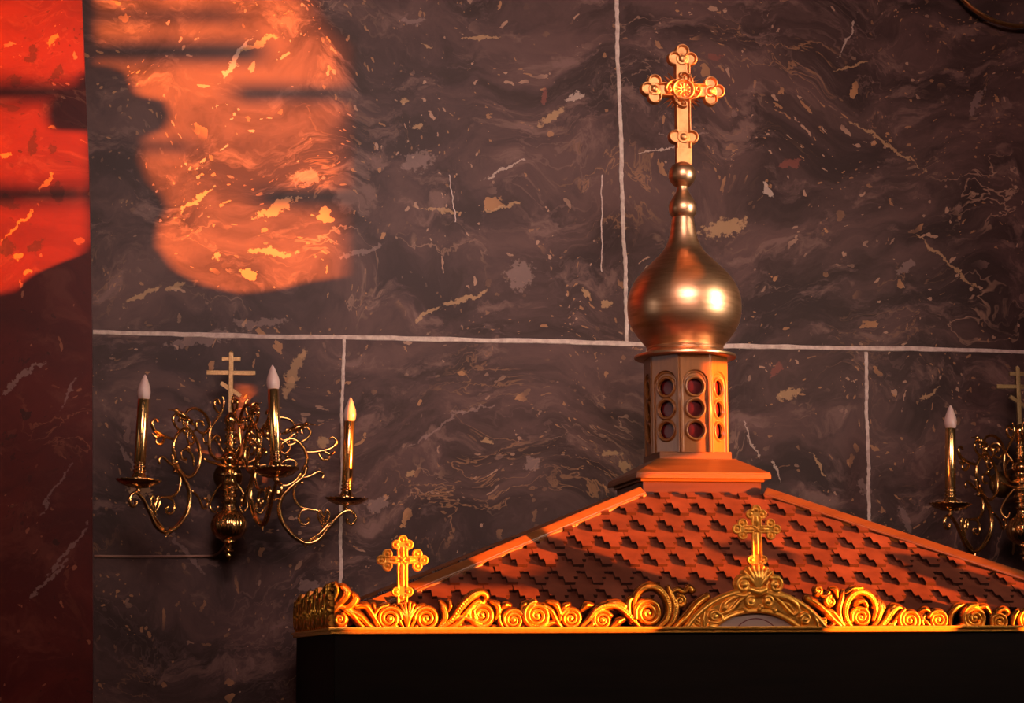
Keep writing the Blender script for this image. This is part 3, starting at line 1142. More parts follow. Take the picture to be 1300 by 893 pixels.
def sq_lathe(name, prof, mat):
    bm = bmesh.new()
    prev = None
    for h, z in prof:
        r = ring4(bm, h, z)
        if prev:
            for i in range(4):
                j = (i+1) % 4
                bm.faces.new((prev[i], prev[j], r[j], r[i]))
        else:
            bm.faces.new(r[::-1])
        prev = r
    bm.faces.new(prev)
    bmesh.ops.recalc_face_normals(bm, faces=bm.faces)
    bmesh.ops.bevel(bm, geom=bm.edges[:], offset=.0008, segments=1, affect='EDGES')
    return from_bm(name, bm, mat, cup)


sq_lathe('plinth', prof, M_COP2)
sq_lathe('plinth_fillet', [(PH-.002, z_pl-.0058), (PH-.002, z_pl-.0002)], M_COP)
sq_lathe('plinth_cap', [(PB, z_pl), (PB, z_pl+.0085), (PB-.001, z_pl+.010), (PB-.001, z_pt+.004), (.088, z_t1), (.088, z_t1+.0005), (.080, z_t1+.0008), (.080, z_t2)], M_COP)

# drum panels
RD = .0890
zd0, zd1 = z_t2-.001, zz(455, AY)
ap_ = RD*cos(pi/8)
hw = RD*sin(pi/8)
HD = zd1-zd0
R = Relief(-hw, hw, 0, HD, .0008)
edge_d = np.minimum(hw+.0004-np.abs(R.X), np.minimum(R.Z+.0004, HD+.0004-R.Z))
wc = [zz(y, AY-.083)-zd0 for y in (546, 518.3, 490.6)]
D = edge_d.copy()
H = np.zeros_like(D)
pit = wc[1]-wc[0]
ri, ro = .0170, pit/2+.0010
dmin = np.full_like(D, 1e9)
for c in wc:
    d = np.hypot(R.X, R.Z-c)
    D = np.minimum(D, d-ri)
    dmin = np.minimum(dmin, d)
# raised rings, recessed field with an arched head, rim at the panel edges
arch_r = hw-.0055
zc_a = wc[2]+.008
fieldd = np.where(R.Z > zc_a, arch_r-np.hypot(R.X, R.Z-zc_a), arch_r-np.abs(R.X))
H += .0048*np.clip(1-np.clip(fieldd/.0012, 0, 1), 0, 1)
H = np.maximum(H, .0046*np.exp(-((dmin-(ri+ro)/2)/.0026)**4))
H = np.maximum(H, np.where(np.abs(fieldd-.0045) < .0011, .002, 0)*(R.Z > zc_a-.001))
R.D, R.H = D, H
pm = None
glm = None
for k in range(8):
    a = k*pi/4
    if pm is None:
        o = R.build('drum_panel', M_DRUM, cup, .004, (0, 0, 0))
        pm = o.data
    else:
        o = bpy.data.objects.new('drum_panel', pm)
        COL.objects.link(o)
        o.parent = cup
    o.location = (sin(a)*(ap_-.004), -cos(a)*(ap_-.004), zd0)
    o.rotation_euler = (0, 0, a)
    for c in wc:
        if glm is None:
            bm = bmesh.new()
            g = bmesh.ops.create_uvsphere(bm, u_segments=32, v_segments=16, radius=ri+.0008)
            for v in bm.verts:
                v.co.y *= .04
            g_ = from_bm('round_window', bm, M_RUBY, o, smooth=True)
            glm = g_.data
        else:
            g_ = bpy.data.objects.new('round_window', glm)
            COL.objects.link(g_)
            g_.parent = o
        g_.location = (0, .0045, c)
# corner beads and a dark core
bm = bmesh.new()
for k in range(8):
    a = k*pi/4+pi/8
    add_tube(bm, [(sin(a)*RD, -cos(a)*RD, zd0), (sin(a)*RD, -cos(a)*RD, zd1)], .0028, 10, smooth=False)
from_bm('corner_bead', bm, M_DRUM, cup, smooth=True)
bm = bmesh.new()
add_lathe(bm, [(zd0, .064), (zd1, .064)], 8)
from_bm('drum_core', bm, M_DARKWOOD, cup)

# onion dome (turned)
dp = [(456.5, 55), (456.3, 62.5), (455.0, 64), (452.6, 63.6), (451.4, 61), (450.6, 56), (449.5, 51.5), (447.5, 48), (446, 46.8), (444.2, 46.4), (443.6, 47.6), (442.2, 48), (441.6, 47.4),
      (437.5, 50.5), (433, 54.5), (426, 60), (418, 65), (411, 68.4), (404, 70.4), (396, 71.4), (389, 71.6), (381, 71), (374, 69.6), (367, 67), (360, 63.5), (353, 58.8), (346, 52.5), (339, 45.6), (332, 38.6),
      (326, 32), (320, 26.5), (314, 22.6), (307, 19.4), (300, 17.2), (292, 15.8), (284, 14.6), (278, 13.8), (276.6, 13.4), (276, 13.8), (273.5, 15.6), (270, 17), (265.5, 17.8), (261, 17.3), (256.5, 15.6), (252, 13), (248, 10.4), (244.5, 8.4), (241.5, 7.3), (238.5, 7), (236, 7)]
prof = [(zz(y), r*PS) for y, r in dp]
bm = bmesh.new()
add_lathe(bm, prof, 96)
bmesh.ops.recalc_face_normals(bm, faces=bm.faces)
auto(from_bm('onion_dome', bm, M_DOME, cup), 30)
bm = bmesh.new()
bmesh.ops.create_uvsphere(bm, u_segments=48, v_segments=32, radius=17.2*PS)
o = from_bm('finial_ball', bm, M_DOME, cup, (0, 0, zz(222.5)), True)

# large cross
qx, qz = PS/cos(radians(3))*1.015, PS
R = Relief(-62*qx, 62*qx, -100*qz, 66*qz, .0009)
XX, ZZ = R.X/qx, R.Z/qz


def c_(x, y, r):
    return r-np.hypot(XX-x, ZZ-y)


def b_(x0, x1, y0, y1):
    return np.minimum(np.minimum(XX-x0, x1-XX), np.minimum(ZZ-y0, y1-ZZ))


D = b_(-10, 10, -98, 46)
D = np.maximum(D, b_(-42, 42, -9.3, 9.3))
ends = [(-36, 0), (36, 0), (0, 41), (0, -61)]
for (x, y, dirs) in ((-36, 0, ((-9, 0), (0, 10), (0, -10))), (36, 0, ((9, 0), (0, 10), (0, -10))),
                     (0, 41, ((0, 10), (10, 0), (-10, 0))), (0, -61, ((10, 0), (-10, 0), (0, -8)))):
    for dx, dy in dirs:
        D = np.maximum(D, c_(x+dx, y+dy, 9.4))
Hc = np.interp(D, [0, .8, 1.8, 2.7, 3.4, 30], [.003, .0088, .0098, .0085, .0008, .0008])
Hc = np.where((np.abs(XX) < 10) & (ZZ < -76), .0075, Hc)
# lobed hollows meet around a flat field
for x, y in ends:
    rr_ = np.hypot(XX-x, ZZ-y)
    Hc = np.where((rr_ < 7.5) & (D > 3.4), .0035, Hc)
    Hc = np.where(rr_ < 4.6, .0030+.006*np.sqrt(np.clip(1-(rr_/4.6)**2, 0, 1)), Hc)
rm = np.hypot(XX, ZZ)
Hc = np.where(rm < 15, np.interp(rm, [0, 9.5, 10.5, 11.5, 13, 14.2, 15], [.005, .005, .006, .0125, .0138, .012, .004]), Hc)
R.D = D*qz
R.H = Hc
D0 = R.D.copy()
for k in range(10):
    a = 2*pi*k/10+.3
    R.stroke([(2.5*qx*cos(a), 2.5*qz*sin(a)), (7.6*qx*cos(a), 7.6*qz*sin(a))], [.8*qz, 1.9*qz], 1.4, .006, pad=0)
R.ball((0, 0), 2.2*qz, 1.2, .005, 0)
for k in range(4):
    a = k*pi/2
    ca, sa = cos(a), sin(a)

    def tr(x, y):
        return ((x*ca-y*sa)*qx, (x*sa+y*ca)*qz)
    R.stroke([tr(10, -12), tr(16, -10), tr(20.5, -5), tr(22, 0), tr(20, 3.4), tr(16.8, 3), tr(16.2, 0), tr(18, -1.4)],
             [v*qz for v in (1.0, 1.5, 1.6, 1.6, 1.5, 1.4, 1.3, 1.6)], 1.5, .009, pad=0)
bigc = R.build('trefoil_cross', M_GOLD, cup, .007, (0, .0055, 0))
xc = at(866.3, 115, AY)
bigc.location = (xc[0]-AX, .0055, xc[2]-ZP)
# rays behind the crossing
bm = bmesh.new()
for qd in range(4):
    for da, L in ((-21, 25), (-9, 29), (4, 30), (15, 28), (25, 23)):
        a = radians(45+90*qd+da)
        d = V3(cos(a)*qx, 0, sin(a)*qz)
        p = V3(-sin(a)*qx, 0, cos(a)*qz)
        b0, b1, tp = d*10-p*2.7, d*10+p*2.7, d*L
        v = [bm.verts.new(Vector(c)) for c in (b0, b1, tp)]
        w_ = [bm.verts.new(Vector(c+V3(0, .005, 0))) for c in (b0, b1, tp)]
        m_ = bm.verts.new(Vector(d*16+V3(0, -.0035, 0)))
        for i in range(3):
            j = (i+1) % 3
            bm.faces.new((v[i], v[j], m_))
            bm.faces.new((v[j], v[i], w_[i], w_[j]))
        bm.faces.new(w_[::-1])
bmesh.ops.recalc_face_normals(bm, faces=bm.faces)
ry = from_bm('ray', bm, M_GOLD, bigc)
ry.name = 'sunburst_rays'

# ------------------------------------------------------------------ sconces
PX = .00190    # metres per photo pixel near the wall


def arm_parts(root, az, tilt=0.0, rise=10):
    """arm in its own plane: r outwards, z up; px units relative to the stem and to photo row 603"""
    def P(r, y):
        return (r*PX*1.05, 0, (603-y)*PX)
    bm = bmesh.new()
    T = lambda pts, rad, n=7: add_tube(bm, [P(*p) for p in pts], [v*PX*1.22 for v in rad], n, 5)
    # main S from the stem round the oval and out to the drip pan
    T([(6, 603), (30, 601), (44, 598)], [1.8, 1.6, 1.6])
    T([(88, 604), (93, 590), (88, 574), (76, 564), (66, 567), (54, 580), (49, 598), (54, 615), (66, 624), (79, 618), (87, 606)],
      [1.6, 1.9, 1.9, 1.8, 1.8, 1.9, 2, 2, 1.9, 1.7, 1.5])
    T([(94, 598), (89, 612), (76, 624), (65, 638), (62, 654), (66, 669), (76, 683), (87, 692), (99, 696), (112, 690), (122, 676), (133, 661), (143, 653), (151, 654), (155, 661), (152, 669), (146, 668), (145, 663)],
      [1.7, 2.2, 2.3, 2.5, 2.6, 2.6, 2.6, 2.5, 2.4, 2.3, 2.2, 2.1, 1.9, 1.8, 1.7, 1.7, 1.9, 2.2])
    T([(98, 694), (114, 681), (124, 668)], [1.4, 1.8, 1])
    # inner branch
    T([(90, 619), (83, 620), (79, 627), (80, 640), (88, 650), (100, 653), (110, 655), (116, 664), (114, 676)],
      [2.2, 1.5, 1.5, 1.7, 1.7, 1.6, 1.6, 1.6, 1.4])
    T([(100, 653), (90, 655), (86, 663), (89, 671), (96, 672), (99, 667), (96, 664)], [1.2, 1.4, 1.6, 1.6, 1.5, 1.5, 2.0])
    for sg in (-1, 1):
        T([(116, 672), (116+sg*5, 666), (116+sg*7, 658), (116+sg*4, 653), (116+sg*2, 658), (116+sg*1, 664)], [1, 1.3, 1.3, 1.3, 1.2, .9])
    T([(90, 690), (94, 697), (97, 703)], [1.2, 1.6, .4])
    T([(60, 640), (48, 648), (40, 660), (34, 656), (35, 648), (40, 648)], [1.5, 1.4, 1.6, 1.5, 1.5, 1.8])
    # tendrils in and on the oval
    T([(58, 610), (62, 596), (72, 590), (80, 594), (78, 602), (71, 602)], [1.3, 1.4, 1.4, 1.3, 1.3, 1.7])
    T([(70, 566), (72, 575), (66, 583), (60, 578), (64, 573)], [1.2, 1.3, 1.4, 1.2, 1.6])
    add_ball(bm, P(69, 587), 3.4*PX, 2)
    T([(84, 568), (92, 562), (96, 554), (91, 548), (85, 551), (86, 557)], [1.4, 1.5, 1.5, 1.4, 1.4, 1.8])
    # outward leaf
    T([(90, 580), (104, 579), (116, 576), (124, 572), (128, 564), (123, 559), (119, 562)], [1.6, 1.9, 2.2, 2.0, 1.7, 1.4, 1.2])
    T([(112, 577), (121, 581), (127, 577)], [1.5, 2.1, .6])
    T([(106, 580), (112, 588), (119, 588), (120, 583)], [1.3, 1.9, 1.5, .7])
    T([(86, 614), (98, 610), (108, 604), (114, 608), (112, 613)], [1.2, 1.6, 1.5, 1.3, 1.5])
    # upper bracket
    T([(10, 592), (22, 596), (33, 588), (36, 572), (36, 556), (44, 543), (57, 537), (70, 539), (78, 547)], [1.7, 1.7, 1.8, 1.9, 1.9, 1.9, 1.8, 1.6, 1.3])
    T([(38, 558), (46, 566), (56, 563), (58, 554), (50, 551), (47, 557)], [1.3, 1.5, 1.5, 1.5, 1.4, 2.0])
    T([(56, 562), (64, 566), (72, 560), (71, 552), (65, 553)], [1.2, 1.4, 1.4, 1.3, 1.8])
    T([(34, 575), (26, 566), (18, 570), (20, 578)], [1.3, 1.5, 1.4, 1.8])
    T([(36, 560), (28, 548), (19, 536), (15, 522), (19, 514)], [1.4, 1.6, 1.7, 1.5, .8])
    T([(20, 537), (28, 533), (31, 525), (26, 520), (22, 525)], [1.2, 1.5, 1.6, 1.4, 1.8])
    T([(66, 566), (70, 572), (78, 568), (72, 562), (78, 556)], [1.2, 1.4, 1.5, 1.4, 1.3])
    arm = from_bm('arm', bm, M_BRASS, root, (0, 0, rise*PX), True)
    arm.rotation_euler = (0, tilt, az)
    # drip pan
    cx_, cz_ = P(143, 653)[0], P(143, 653)[2]
    bm = bmesh.new()
    n = 60
    prof = [(0, 2.2), (2, 2.4), (2.8, 4), (4, 3), (6, 2.6), (7, 5), (8.2, 13), (11, 21), (15, 26.5), (16.2, 27.2), (16.4, 26.4), (13, 20), (10.6, 12), (10.2, 3)]
    rings = []
    for z, r in prof:
        ring = []
        for i in range(n):
            a = 2*pi*i/n
            k = 1+(.035*cos(20*a) if r > 12 else 0)
            zl = (.5*cos(20*a) if r > 12 else 0)
            ring.append(bm.verts.new((r*PX*k*cos(a), r*PX*k*sin(a), (z+zl)*PX)))
        rings.append(ring)
    for a, b in zip(rings, rings[1:]):
        for i in range(n):
            bm.faces.new((a[i], a[(i+1) % n], b[(i+1) % n], b[i]))
    bm.faces.new(rings[0][::-1])
    bm.faces.new(rings[-1])
    pan = from_bm('drip_pan', bm, M_BRASS, arm, (cx_, 0, cz_), True)
    # candle socket, tube, bulb (lean slightly with the arm)
    bm = bmesh.new()
    z0 = cz_+10*PX
    add_lathe(bm, [(0, 3*PX), (.5*PX, 7*PX), (3*PX, 9.5*PX), (7*PX, 10*PX), (11*PX, 8.6*PX), (15*PX, 6.6*PX), (16.5*PX, 6.2*PX), (17*PX, 7.8*PX), (18.6*PX, 8*PX), (19.2*PX, 6.4*PX),
                   (21*PX, 6.2*PX), (21.6*PX, 7.4*PX), (23.2*PX, 7.6*PX), (23.8*PX, 6.4*PX), (26*PX, 6.3*PX), (26.6*PX, 7.2*PX), (28*PX, 7.2*PX), (28.5*PX, 5*PX)], 32)
    from_bm('candle_socket', bm, M_BRASS, arm, (cx_, 0, z0), True)
    bm = bmesh.new()
    tl = 106
    add_lathe(bm, [(27*PX, 6*PX), (28.4*PX, 6.9*PX), ((tl-1)*PX, 6.9*PX), (tl*PX, 6.2*PX)], 32)
    auto(from_bm('candle_tube', bm, M_TUBE, arm, (cx_, 0, z0)), 40)
    bm = bmesh.new()
    add_lathe(bm, [((tl-1)*PX, 4.8*PX), ((tl+1)*PX, 7.0*PX), ((tl+5)*PX, 8.0*PX), ((tl+9)*PX, 8.2*PX), ((tl+14)*PX, 7.5*PX), ((tl+19)*PX, 5.7*PX), ((tl+24)*PX, 3.9*PX), ((tl+28)*PX, 2.2*PX), ((tl+30.5)*PX, .6*PX)], 28)
    from_bm('candle_bulb', bm, M_BULB, arm, (cx_, 0, z0), True)
    # bird perched on the bracket
    bm = bmesh.new()
    rot = Matrix.Rotation(radians(-22), 3, 'Y')
    add_ball(bm, P(80, 549), 6.0*PX, 3, (1.75, .85, .8), rot)
    add_ball(bm, P(90.5, 543.5), 3.3*PX, 3)
    add_tube(bm, [P(92, 543.5), P(98, 544), P(105, 545)], [1.5*PX, .9*PX, .25*PX], 8, 3)
    add_tube(bm, [P(72, 552), P(66, 556), P(60, 558)], [3*PX, 2.2*PX, .9*PX], 8, 3)
    add_tube(bm, [P(80, 553), P(79, 560), P(76, 566)], [1.1*PX, 1*PX, 1*PX], 6, 3)
    b = from_bm('bird', bm, M_BRASS, arm, (0, 0, 0), True)
    b['label'] = 'small long-beaked brass bird'


def sconce(stem_px, dist_y, azs, label, zrow=603, rise=10):
    c = at(stem_px, zrow, dist_y)
    root = empty('wall_sconce', tuple(c), label, 'wall lamp', 'brass candle sconces on the marble wall')
    bm = bmesh.new()
    pr = [(712, .3), (709, 2.5), (706, 4), (703, 3), (701.5, 4), (700.5, 7.5), (699, 7.8), (697.5, 4), (694, 4.2), (691, 5.5), (689.5, 4.4), (688, 8)]
    pr.append((667, 8))
    pr += [(645, 9), (643, 7.5), (640, 7.8), (638.5, 9.5), (636.5, 9.6), (635, 7.4), (632, 7.4), (630.5, 10), (628.5, 10.2), (627, 8), (624, 8.2), (622.5, 11.4), (620.5, 11.6), (619, 9),
           (616, 9), (614.5, 10.4), (612.5, 10.4), (611, 8.2), (606, 8), (604.5, 9), (604, 16), (602, 16), (601.5, 9), (598, 9.4), (595, 11.5), (592, 9), (589, 9.4), (586, 12), (581, 12.4), (577, 9.4),
           (574, 6), (572, 7.4), (570, 7.4), (568, 5), (565, 5), (563.5, 7), (561.5, 7), (560, 4.8), (557, 4.8), (555.5, 6.6), (553.5, 6.6), (552, 4.4), (548, 4.6), (546.5, 8), (545, 8.2), (543.5, 5.4), (539, 6), (534, 8), (529, 7), (526, 4.4), (524, 3.2), (523, 3)]
    add_lathe(bm, [((603-y)*PX, r*PX) for y, r in pr], 40)
    bmesh.ops.recalc_face_normals(bm, faces=bm.faces)
    auto(from_bm('stem', bm, M_BRASS, root), 50)
    bm = bmesh.new()
    add_lathe(bm, [((603-667-20.5*cos(pi*k/20))*PX, max(7.5, 22.5*sin(pi*k/20))*PX) for k in range(21)], 120, lobes=20, lobe_amp=.035)
    bmesh.ops.recalc_face_normals(bm, faces=bm.faces)
    from_bm('globe', bm, M_BRASS, root, smooth=True)
    # three-barred cross
    bm = bmesh.new()
    Z = lambda y: (603-y)*PX
    add_box(bm, (-3*PX, -2.5*PX, Z(526)), (3*PX, 2.5*PX, Z(446)), .0012)
    add_box(bm, (-12*PX, -2.2*PX, Z(457.5)), (12*PX, 2.2*PX, Z(452)), .001)
    add_box(bm, (-31*PX, -2.2*PX, Z(475.5)), (31*PX, 2.2*PX, Z(469.5)), .001)
    vs = add_box(bm, (-15*PX, -2.2*PX, -2.6*PX), (15*PX, 2.2*PX, 2.6*PX), .0)
    rot = Matrix.Rotation(radians(33), 3, 'Y')
    for v in vs:
        v.co = rot @ v.co + Vector((0, 0, Z(494)))
    for xx, yy in ((0, 446), ):
        add_ball(bm, (0, 0, Z(446)), 2.6*PX, 1)
    cr_ = from_bm('three_barred_cross', bm, M_DULL, root)
    # wall mount: rod and rose
    bm = bmesh.new()
    dy = -c[1]
    add_tube(bm, [(0, .01, Z(585)), (0, dy-.012, Z(585))], .007, 12, smooth=False)
    add_tube(bm, [(0, .01, Z(625)), (0, dy-.012, Z(625))], .006, 12, smooth=False)
    bm2 = bmesh.new()
    add_lathe(bm2, [(0, .036), (.006, .034), (.010, .027), (.014, .025), (.016, .012)], 36)
    for v in bm2.verts:
        v.co = Vector((v.co.x, -v.co.z, v.co.y*1.0))
    for v in bm2.verts:
        v.co += Vector((0, dy-.0005, Z(600)))
    me_ = bpy.data.meshes.new('x')
    bm2.to_mesh(me_)
    bm2.free()
    bm.from_mesh(me_)
    bmesh.ops.recalc_face_normals(bm, faces=bm.faces)
    from_bm('wall_mount', bm, M_MOUNT, root, (0, 0, 0), True)
    for az, tl in azs:
        arm_parts(root, radians(az), radians(tl), rise)
    # small side scrolls against the wall between the arms
    for s_ in (-1, 1):
        for pts in ([(8, 575), (20, 560), (32, 548), (42, 552), (38, 562), (31, 558)], [(8, 610), (20, 622), (30, 640), (22, 650), (16, 642)]):
            bm = bmesh.new()
            add_tube(bm, [(s_*r*PX*.8, .012+r*PX*.35, Z(y)) for r, y in pts], [1.6*PX, 1.7*PX, 1.6*PX, 1.5*PX, 1.4*PX, 2*PX][:len(pts)], 7, 5)
            from_bm('back_scroll', bm, M_BRASS, root, (0, 0, 0), True)
    return root


sc1 = sconce(291.5, -.13, ((0, 2), (-70.5, -7), (-138, -3)), 'brass wall sconce whose three electric candles show in full, left of the canopy')
sc2 = sconce(1297, -.13, ((-8, 2), (-80, -6), (-150, -3)), 'brass wall sconce above the canopy roof right end, with one electric candle in view', 613, -9)

# thin cable from the red pilaster to the left sconce
bm = bmesh.new()
c0, c1_, c2_ = at(112, 706.5, -.004), at(262, 706.5, -.004), at(274, 705, -.004)
pts = [at(119.5, 706.5, -.004), at(180, 707, -.004), c1_, at(272, 705.5, -.005), at(281, 699, -.008), at(288, 685, -.010), at(291, 650, -.012)]
add_tube(bm, pts, .0032, 8, 6)
o = from_bm('electric_cable', bm, M_CABLE, None, smooth=True)
o['label'] = 'thin brown cable running level along the marble from the red pilaster to the left sconce'
o['category'] = 'cable'

# brass hoop high on the wall at the right
hc = at(1289, -62, -.035)
bm = bmesh.new()
rh = 99*.00212
n = 96
pts = [(rh*cos(2*pi*i/n), 0, rh*sin(2*pi*i/n)) for i in range(n)]
rings = []
for i in range(n):
    a = 2*pi*i/n
    ring = []
    for k in range(12):
        b = 2*pi*k/12
        r_ = rh+.0058*cos(b)
        ring.append(bm.verts.new((r_*cos(a), .009*sin(b), r_*sin(a))))
    rings.append(ring)
for i in range(n):
    a, b = rings[i], rings[(i+1) % n]
    for k in range(12):
        bm.faces.new((a[k], a[(k+1) % 12], b[(k+1) % 12], b[k]))
for a in (90, 210, 330):
    ca, sa = cos(radians(a)), sin(radians(a))
    add_tube(bm, [(rh*ca, .002, rh*sa), (rh*ca, .0345, rh*sa)], .003, 8, smooth=False)
bmesh.ops.recalc_face_normals(bm, faces=bm.faces)
o = from_bm('brass_hoop', bm, metal('aged_brass', (.70, .36, .14), .3, .3, .1, 60), None, tuple(hc), True)
o['label'] = 'slim round brass hoop fixed to the marble wall at the upper right edge'
o['category'] = 'hoop'

# ------------------------------------------------------------------ added unseen side wall, pierced to shape the low sun
U0, U1, Z0, Z1 = -3.35, -1.45, 1.35, 3.45


def wp(x, y, Y=0.0):
    return beam(at(x, y, Y))


def kp(dx, y, dy=0.0):
    """beam point of a spot on the cupola: dx beside the axis, photo row y"""
    return beam((AX+dx, AY+dy, ZP+zz(y)))


nx = int((U1-U0)/.01)
G = Relief(U0, U1, Z0, Z1, .006)
UU, ZZ = G.X, G.Z
openD = np.full_like(UU, -9.0)


def opening(poly):
    global openD
    openD = np.maximum(openD, poly_sdf(UU, ZZ, poly))


def block(poly):
    global openD
    openD = np.minimum(openD, -poly_sdf(UU, ZZ, poly))


# openings cut for the two lobed sun patches high on the left
opening([wp(x, y, -PD) for x, y in ((-150, -120), (112, -120), (112, 88), (98, 95), (92, 118), (60, 132), (56, 148), (66, 166), (112, 168), (112, 306), (96, 330), (60, 352), (10, 370), (-60, 380), (-150, 370))])
opening([wp(x, y) for x, y in ((112, -120), (500, -120), (500, 20), (500, 200), (500, 300), (470, 345), (390, 358), (345, 368), (300, 373), (250, 362), (212, 342), (190, 312), (192, 285), (206, 268), (196, 248), (178, 228), (168, 205),
                             (170, 175), (198, 166), (208, 148), (200, 128), (164, 120), (152, 92), (132, 84), (112, 86))])
# slot behind the left sconce
opening([wp(292, 488), wp(321, 490), wp(321, 545), wp(320, 600), wp(297, 600)])
opening([wp(172, 470, -.27), wp(192, 470, -.27), wp(192, 612, -.27), wp(172, 612, -.27)])
# drum, plinth and cross
opening([kp(-.15, 576), kp(.16, 576), kp(.16, 461), kp(-.15, 461)])
opening([beam((AX-PB-.01, AY-PB, ZP+.0)), beam((AX+PB, AY+PB, ZP)), beam((AX+PB, AY+PB, ZP+.055)), kp(.12, 574), kp(-.12, 574), beam((AX-PB, AY-PB, ZP+.055))])
opening([kp(-.012, 212), kp(.012, 212), kp(.012, 125), kp(.08, 123), kp(.08, 106), kp(.012, 104), kp(.014, 65), kp(-.014, 65), kp(-.012, 104), kp(-.08, 106), kp(-.08, 123), kp(-.012, 125)])
# roof
roofpoly = [roof_uv(x, y) for x, y in ((600, 712), (640, 694), (812, 618), (978, 622), (1120, 680), (1300, 752), (1300, 800), (1100, 800), (860, 800), (860, 755), (780, 730), (725, 712), (690, 700), (660, 712))]
opening(roofpoly)
opening([wp(398, 800, YF), wp(398, 735, YF), wp(480, 725, YF), wp(540, 745, YF), wp(600, 748, YF), wp(800, 752, YF), wp(800, 800, YF)])
opening([wp(478, 775, YF), wp(478, 672, YF), wp(545, 672, YF), wp(545, 775, YF)])
for e_, t__, f0 in ((eFL, tFL, .38), (eFR, tFR, .0)):
    e_, t__ = np.array(e_), np.array(t__)
    m_ = e_+(t__-e_)*f0
    opening([beam(p) for p in (m_-V3(0, 0, .01), t__-V3(0, 0, .01), t__+V3(0, 0, .034), m_+V3(0, 0, .034))])
block([roof_uv(x, y) for x, y in ((1085, 700), (1135, 706), (1215, 735), (1290, 762), (1300, 790), (1250, 778), (1170, 748), (1110, 722))])
block([roof_uv(x, y) for x, y in ((860, 690), (900, 684), (965, 702), (960, 712), (880, 704))])
opening([wp(1012, 800, YF), wp(1012, 740, YF), wp(1180, 742, YF), wp(1180, 800, YF)])
block([wp(802, 815, YF), wp(802, 742, YF), wp(860, 738, YF), wp(1008, 742, YF), wp(1008, 815, YF)])
block([wp(945, 750, YF), wp(945, 662, YF), wp(975, 662, YF), wp(975, 750, YF)])
block([wp(1182, 815, YF), wp(1182, 774, YF), wp(1256, 776, YF), wp(1256, 815, YF)])
ql, qr = beam((XL-.5, YF, ZL-.008)), beam((XR+.9, YF, ZL-.008))
block([(-6, 0), (0, 0), (0, qr[1]), qr, ql, (-6, ql[1])])
edge_in = np.minimum(np.minimum(UU-U0, U1-UU), np.minimum(ZZ-Z0, Z1-ZZ))
openD = np.minimum(openD, edge_in-.02)
G.D = np.minimum(-openD, .2)
G.D = np.where(edge_in < .02, .1, G.D)
scr = G.build('sun_mask_wall', M_PLASTER, None, .02, (XS, 0, 0), pi/2, back=True)  # added panel, its openings shaped to throw the sun patches
scr.matrix_world = Matrix(((0, -1, 0, XS), (1, 0, 0, 0), (0, 0, 1, 0), (0, 0, 0, 1)))
struct(scr)
bm = bmesh.new()
ya, yb_ = U0+.005, U1-.005
add_box(bm, (XS, -9, 0), (XS+.12, ya, 5))
add_box(bm, (XS, yb_, 0), (XS+.12, 0, 5))
add_box(bm, (XS, ya, 0), (XS+.12, yb_, Z0+.005))
add_box(bm, (XS, ya, Z1-.005), (XS+.12, yb_, 5))
struct(from_bm('sun_mask_wall', bm, M_PLASTER))  # unseen surround that closes the sun mask

# bars and a board added out of view, well beyond the wall: their shadows fall soft
XO = XS+5.0


def far(p):
    t_ = (XO-p[0])/TA
    return (p[1]-t_, p[2]-TZ*t_)


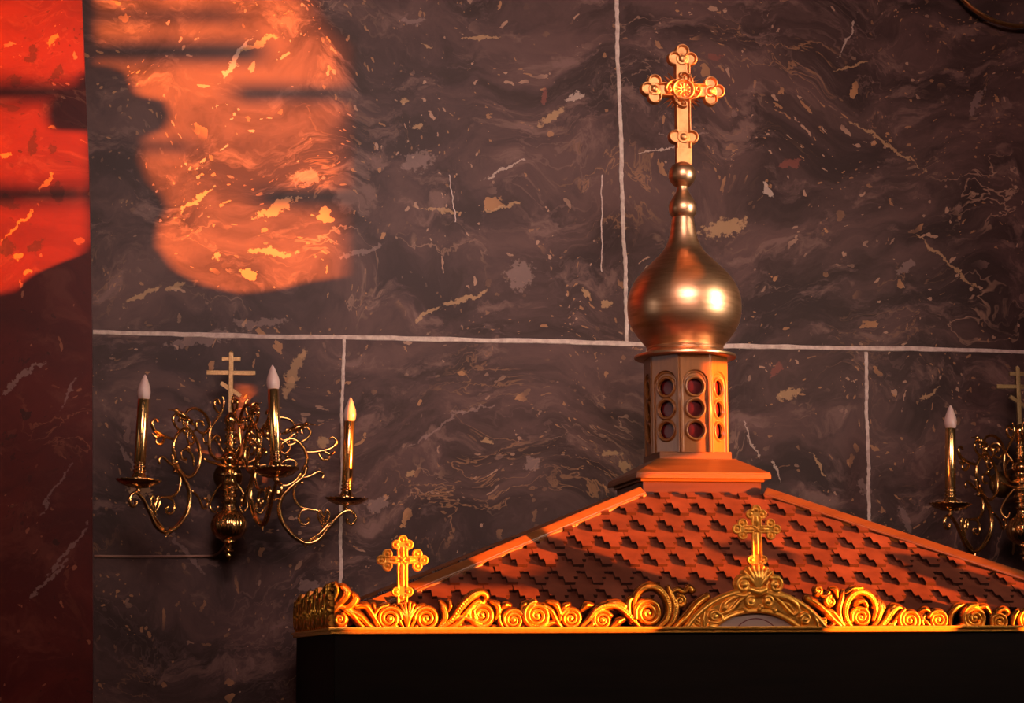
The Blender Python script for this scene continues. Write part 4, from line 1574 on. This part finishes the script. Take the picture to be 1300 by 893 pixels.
nb = 6
for yc, hh, x0, x1 in ((117, 13, -200, 111), (247, 13, -200, 111), (66, 14, 112, 330), (-20, 10, 112, 400), (20, 7, 112, 300), (119, 12, 300, 480), (250, 13, 330, 430), (186, 8, 150, 240), (140, 300, 440, 600)):
    nb += 1
    Yp = -PD if x1 < 112 else 0
    cs = [far(at(x, y, Yp)) for x, y in (((x0, yc-hh), (x1, yc-hh), (x1, yc+hh), (x0, yc+hh)) if hh < 90 else ((352, -200), (620, -200), (620, 480), (436, 480), (440, 60), (400, 20)))]
    bm = bmesh.new()
    fa = [bm.verts.new((XO-.015, y, z)) for y, z in cs]
    fb = [bm.verts.new((XO+.015, y, z)) for y, z in cs]
    bm.faces.new(fa)
    bm.faces.new(fb[::-1])
    for k in range(len(cs)):
        k1 = (k+1) % len(cs)
        bm.faces.new((fa[k], fb[k], fb[k1], fa[k1]))
    bmesh.ops.recalc_face_normals(bm, faces=bm.faces)
    struct(from_bm('trim_%d' % nb, bm, M_PLASTER))  # unseen added bar that softly shades the sun patches

# ------------------------------------------------------------------ light
def lamp(name, typ, energy, col, loc, target=None, **kw):
    ld = bpy.data.lights.new(name, typ)
    ld.energy = energy
    ld.color = col
    for k, v in kw.items():
        setattr(ld, k, v)
    o = bpy.data.objects.new(name, ld)
    COL.objects.link(o)
    o.location = loc
    if target is not None:
        d = Vector(target)-Vector(loc)
        o.rotation_euler = d.to_track_quat('-Z', 'Y').to_euler()
    return o


sd_ = (-sin(SAZ), cos(SAZ), math.tan(-SEL))
lamp('low_sun', 'SUN', 56, (1, .245, .03), (8, -6, 1.5), (8+sd_[0], -6+sd_[1], 1.5+sd_[2]), angle=radians(.30))
# added area lamp: broad fill from beside the camera
lamp('front_fill', 'AREA', 15.5, (1, .67, .59), (.6, -4.9, 3.9), (1.05, -.1, 2.8), shape='RECTANGLE', size=1.6, size_y=1.0, spread=radians(50))
lamp('dome_highlight', 'AREA', 8, (1, .80, .62), (3.0, -2.2, 2.75), (AX, AY, 2.45), shape='RECTANGLE', size=.45, size_y=1.0, spread=radians(60))  # added lamp for highlights on the right of the dome
lamp('left_fill', 'AREA', .35, (1, .86, .80), (-2.4, -1.6, 2.2), (.4, -1.0, 1.75), shape='RECTANGLE', size=.6, size_y=1.0, spread=radians(34))  # added faint fill for the left side of the frieze
lamp('warm_left_fill', 'AREA', 1.2, (1, .35, .08), (-1.9, -3.2, 1.9), (AX, AY, 2.3), shape='RECTANGLE', size=.4, size_y=.8)  # added warm lamp for the orange glint on the dome's left

w = bpy.data.worlds.new('world')
S.world = w
w.use_nodes = True
w.node_tree.nodes['Background'].inputs[0].default_value = (.9, .55, .42, 1)
w.node_tree.nodes['Background'].inputs[1].default_value = .025

S.view_settings.view_transform = 'Standard'
S.view_settings.look = 'None'
S.view_settings.exposure = 0
S.view_settings.gamma = 1
S.view_settings.use_curve_mapping = False
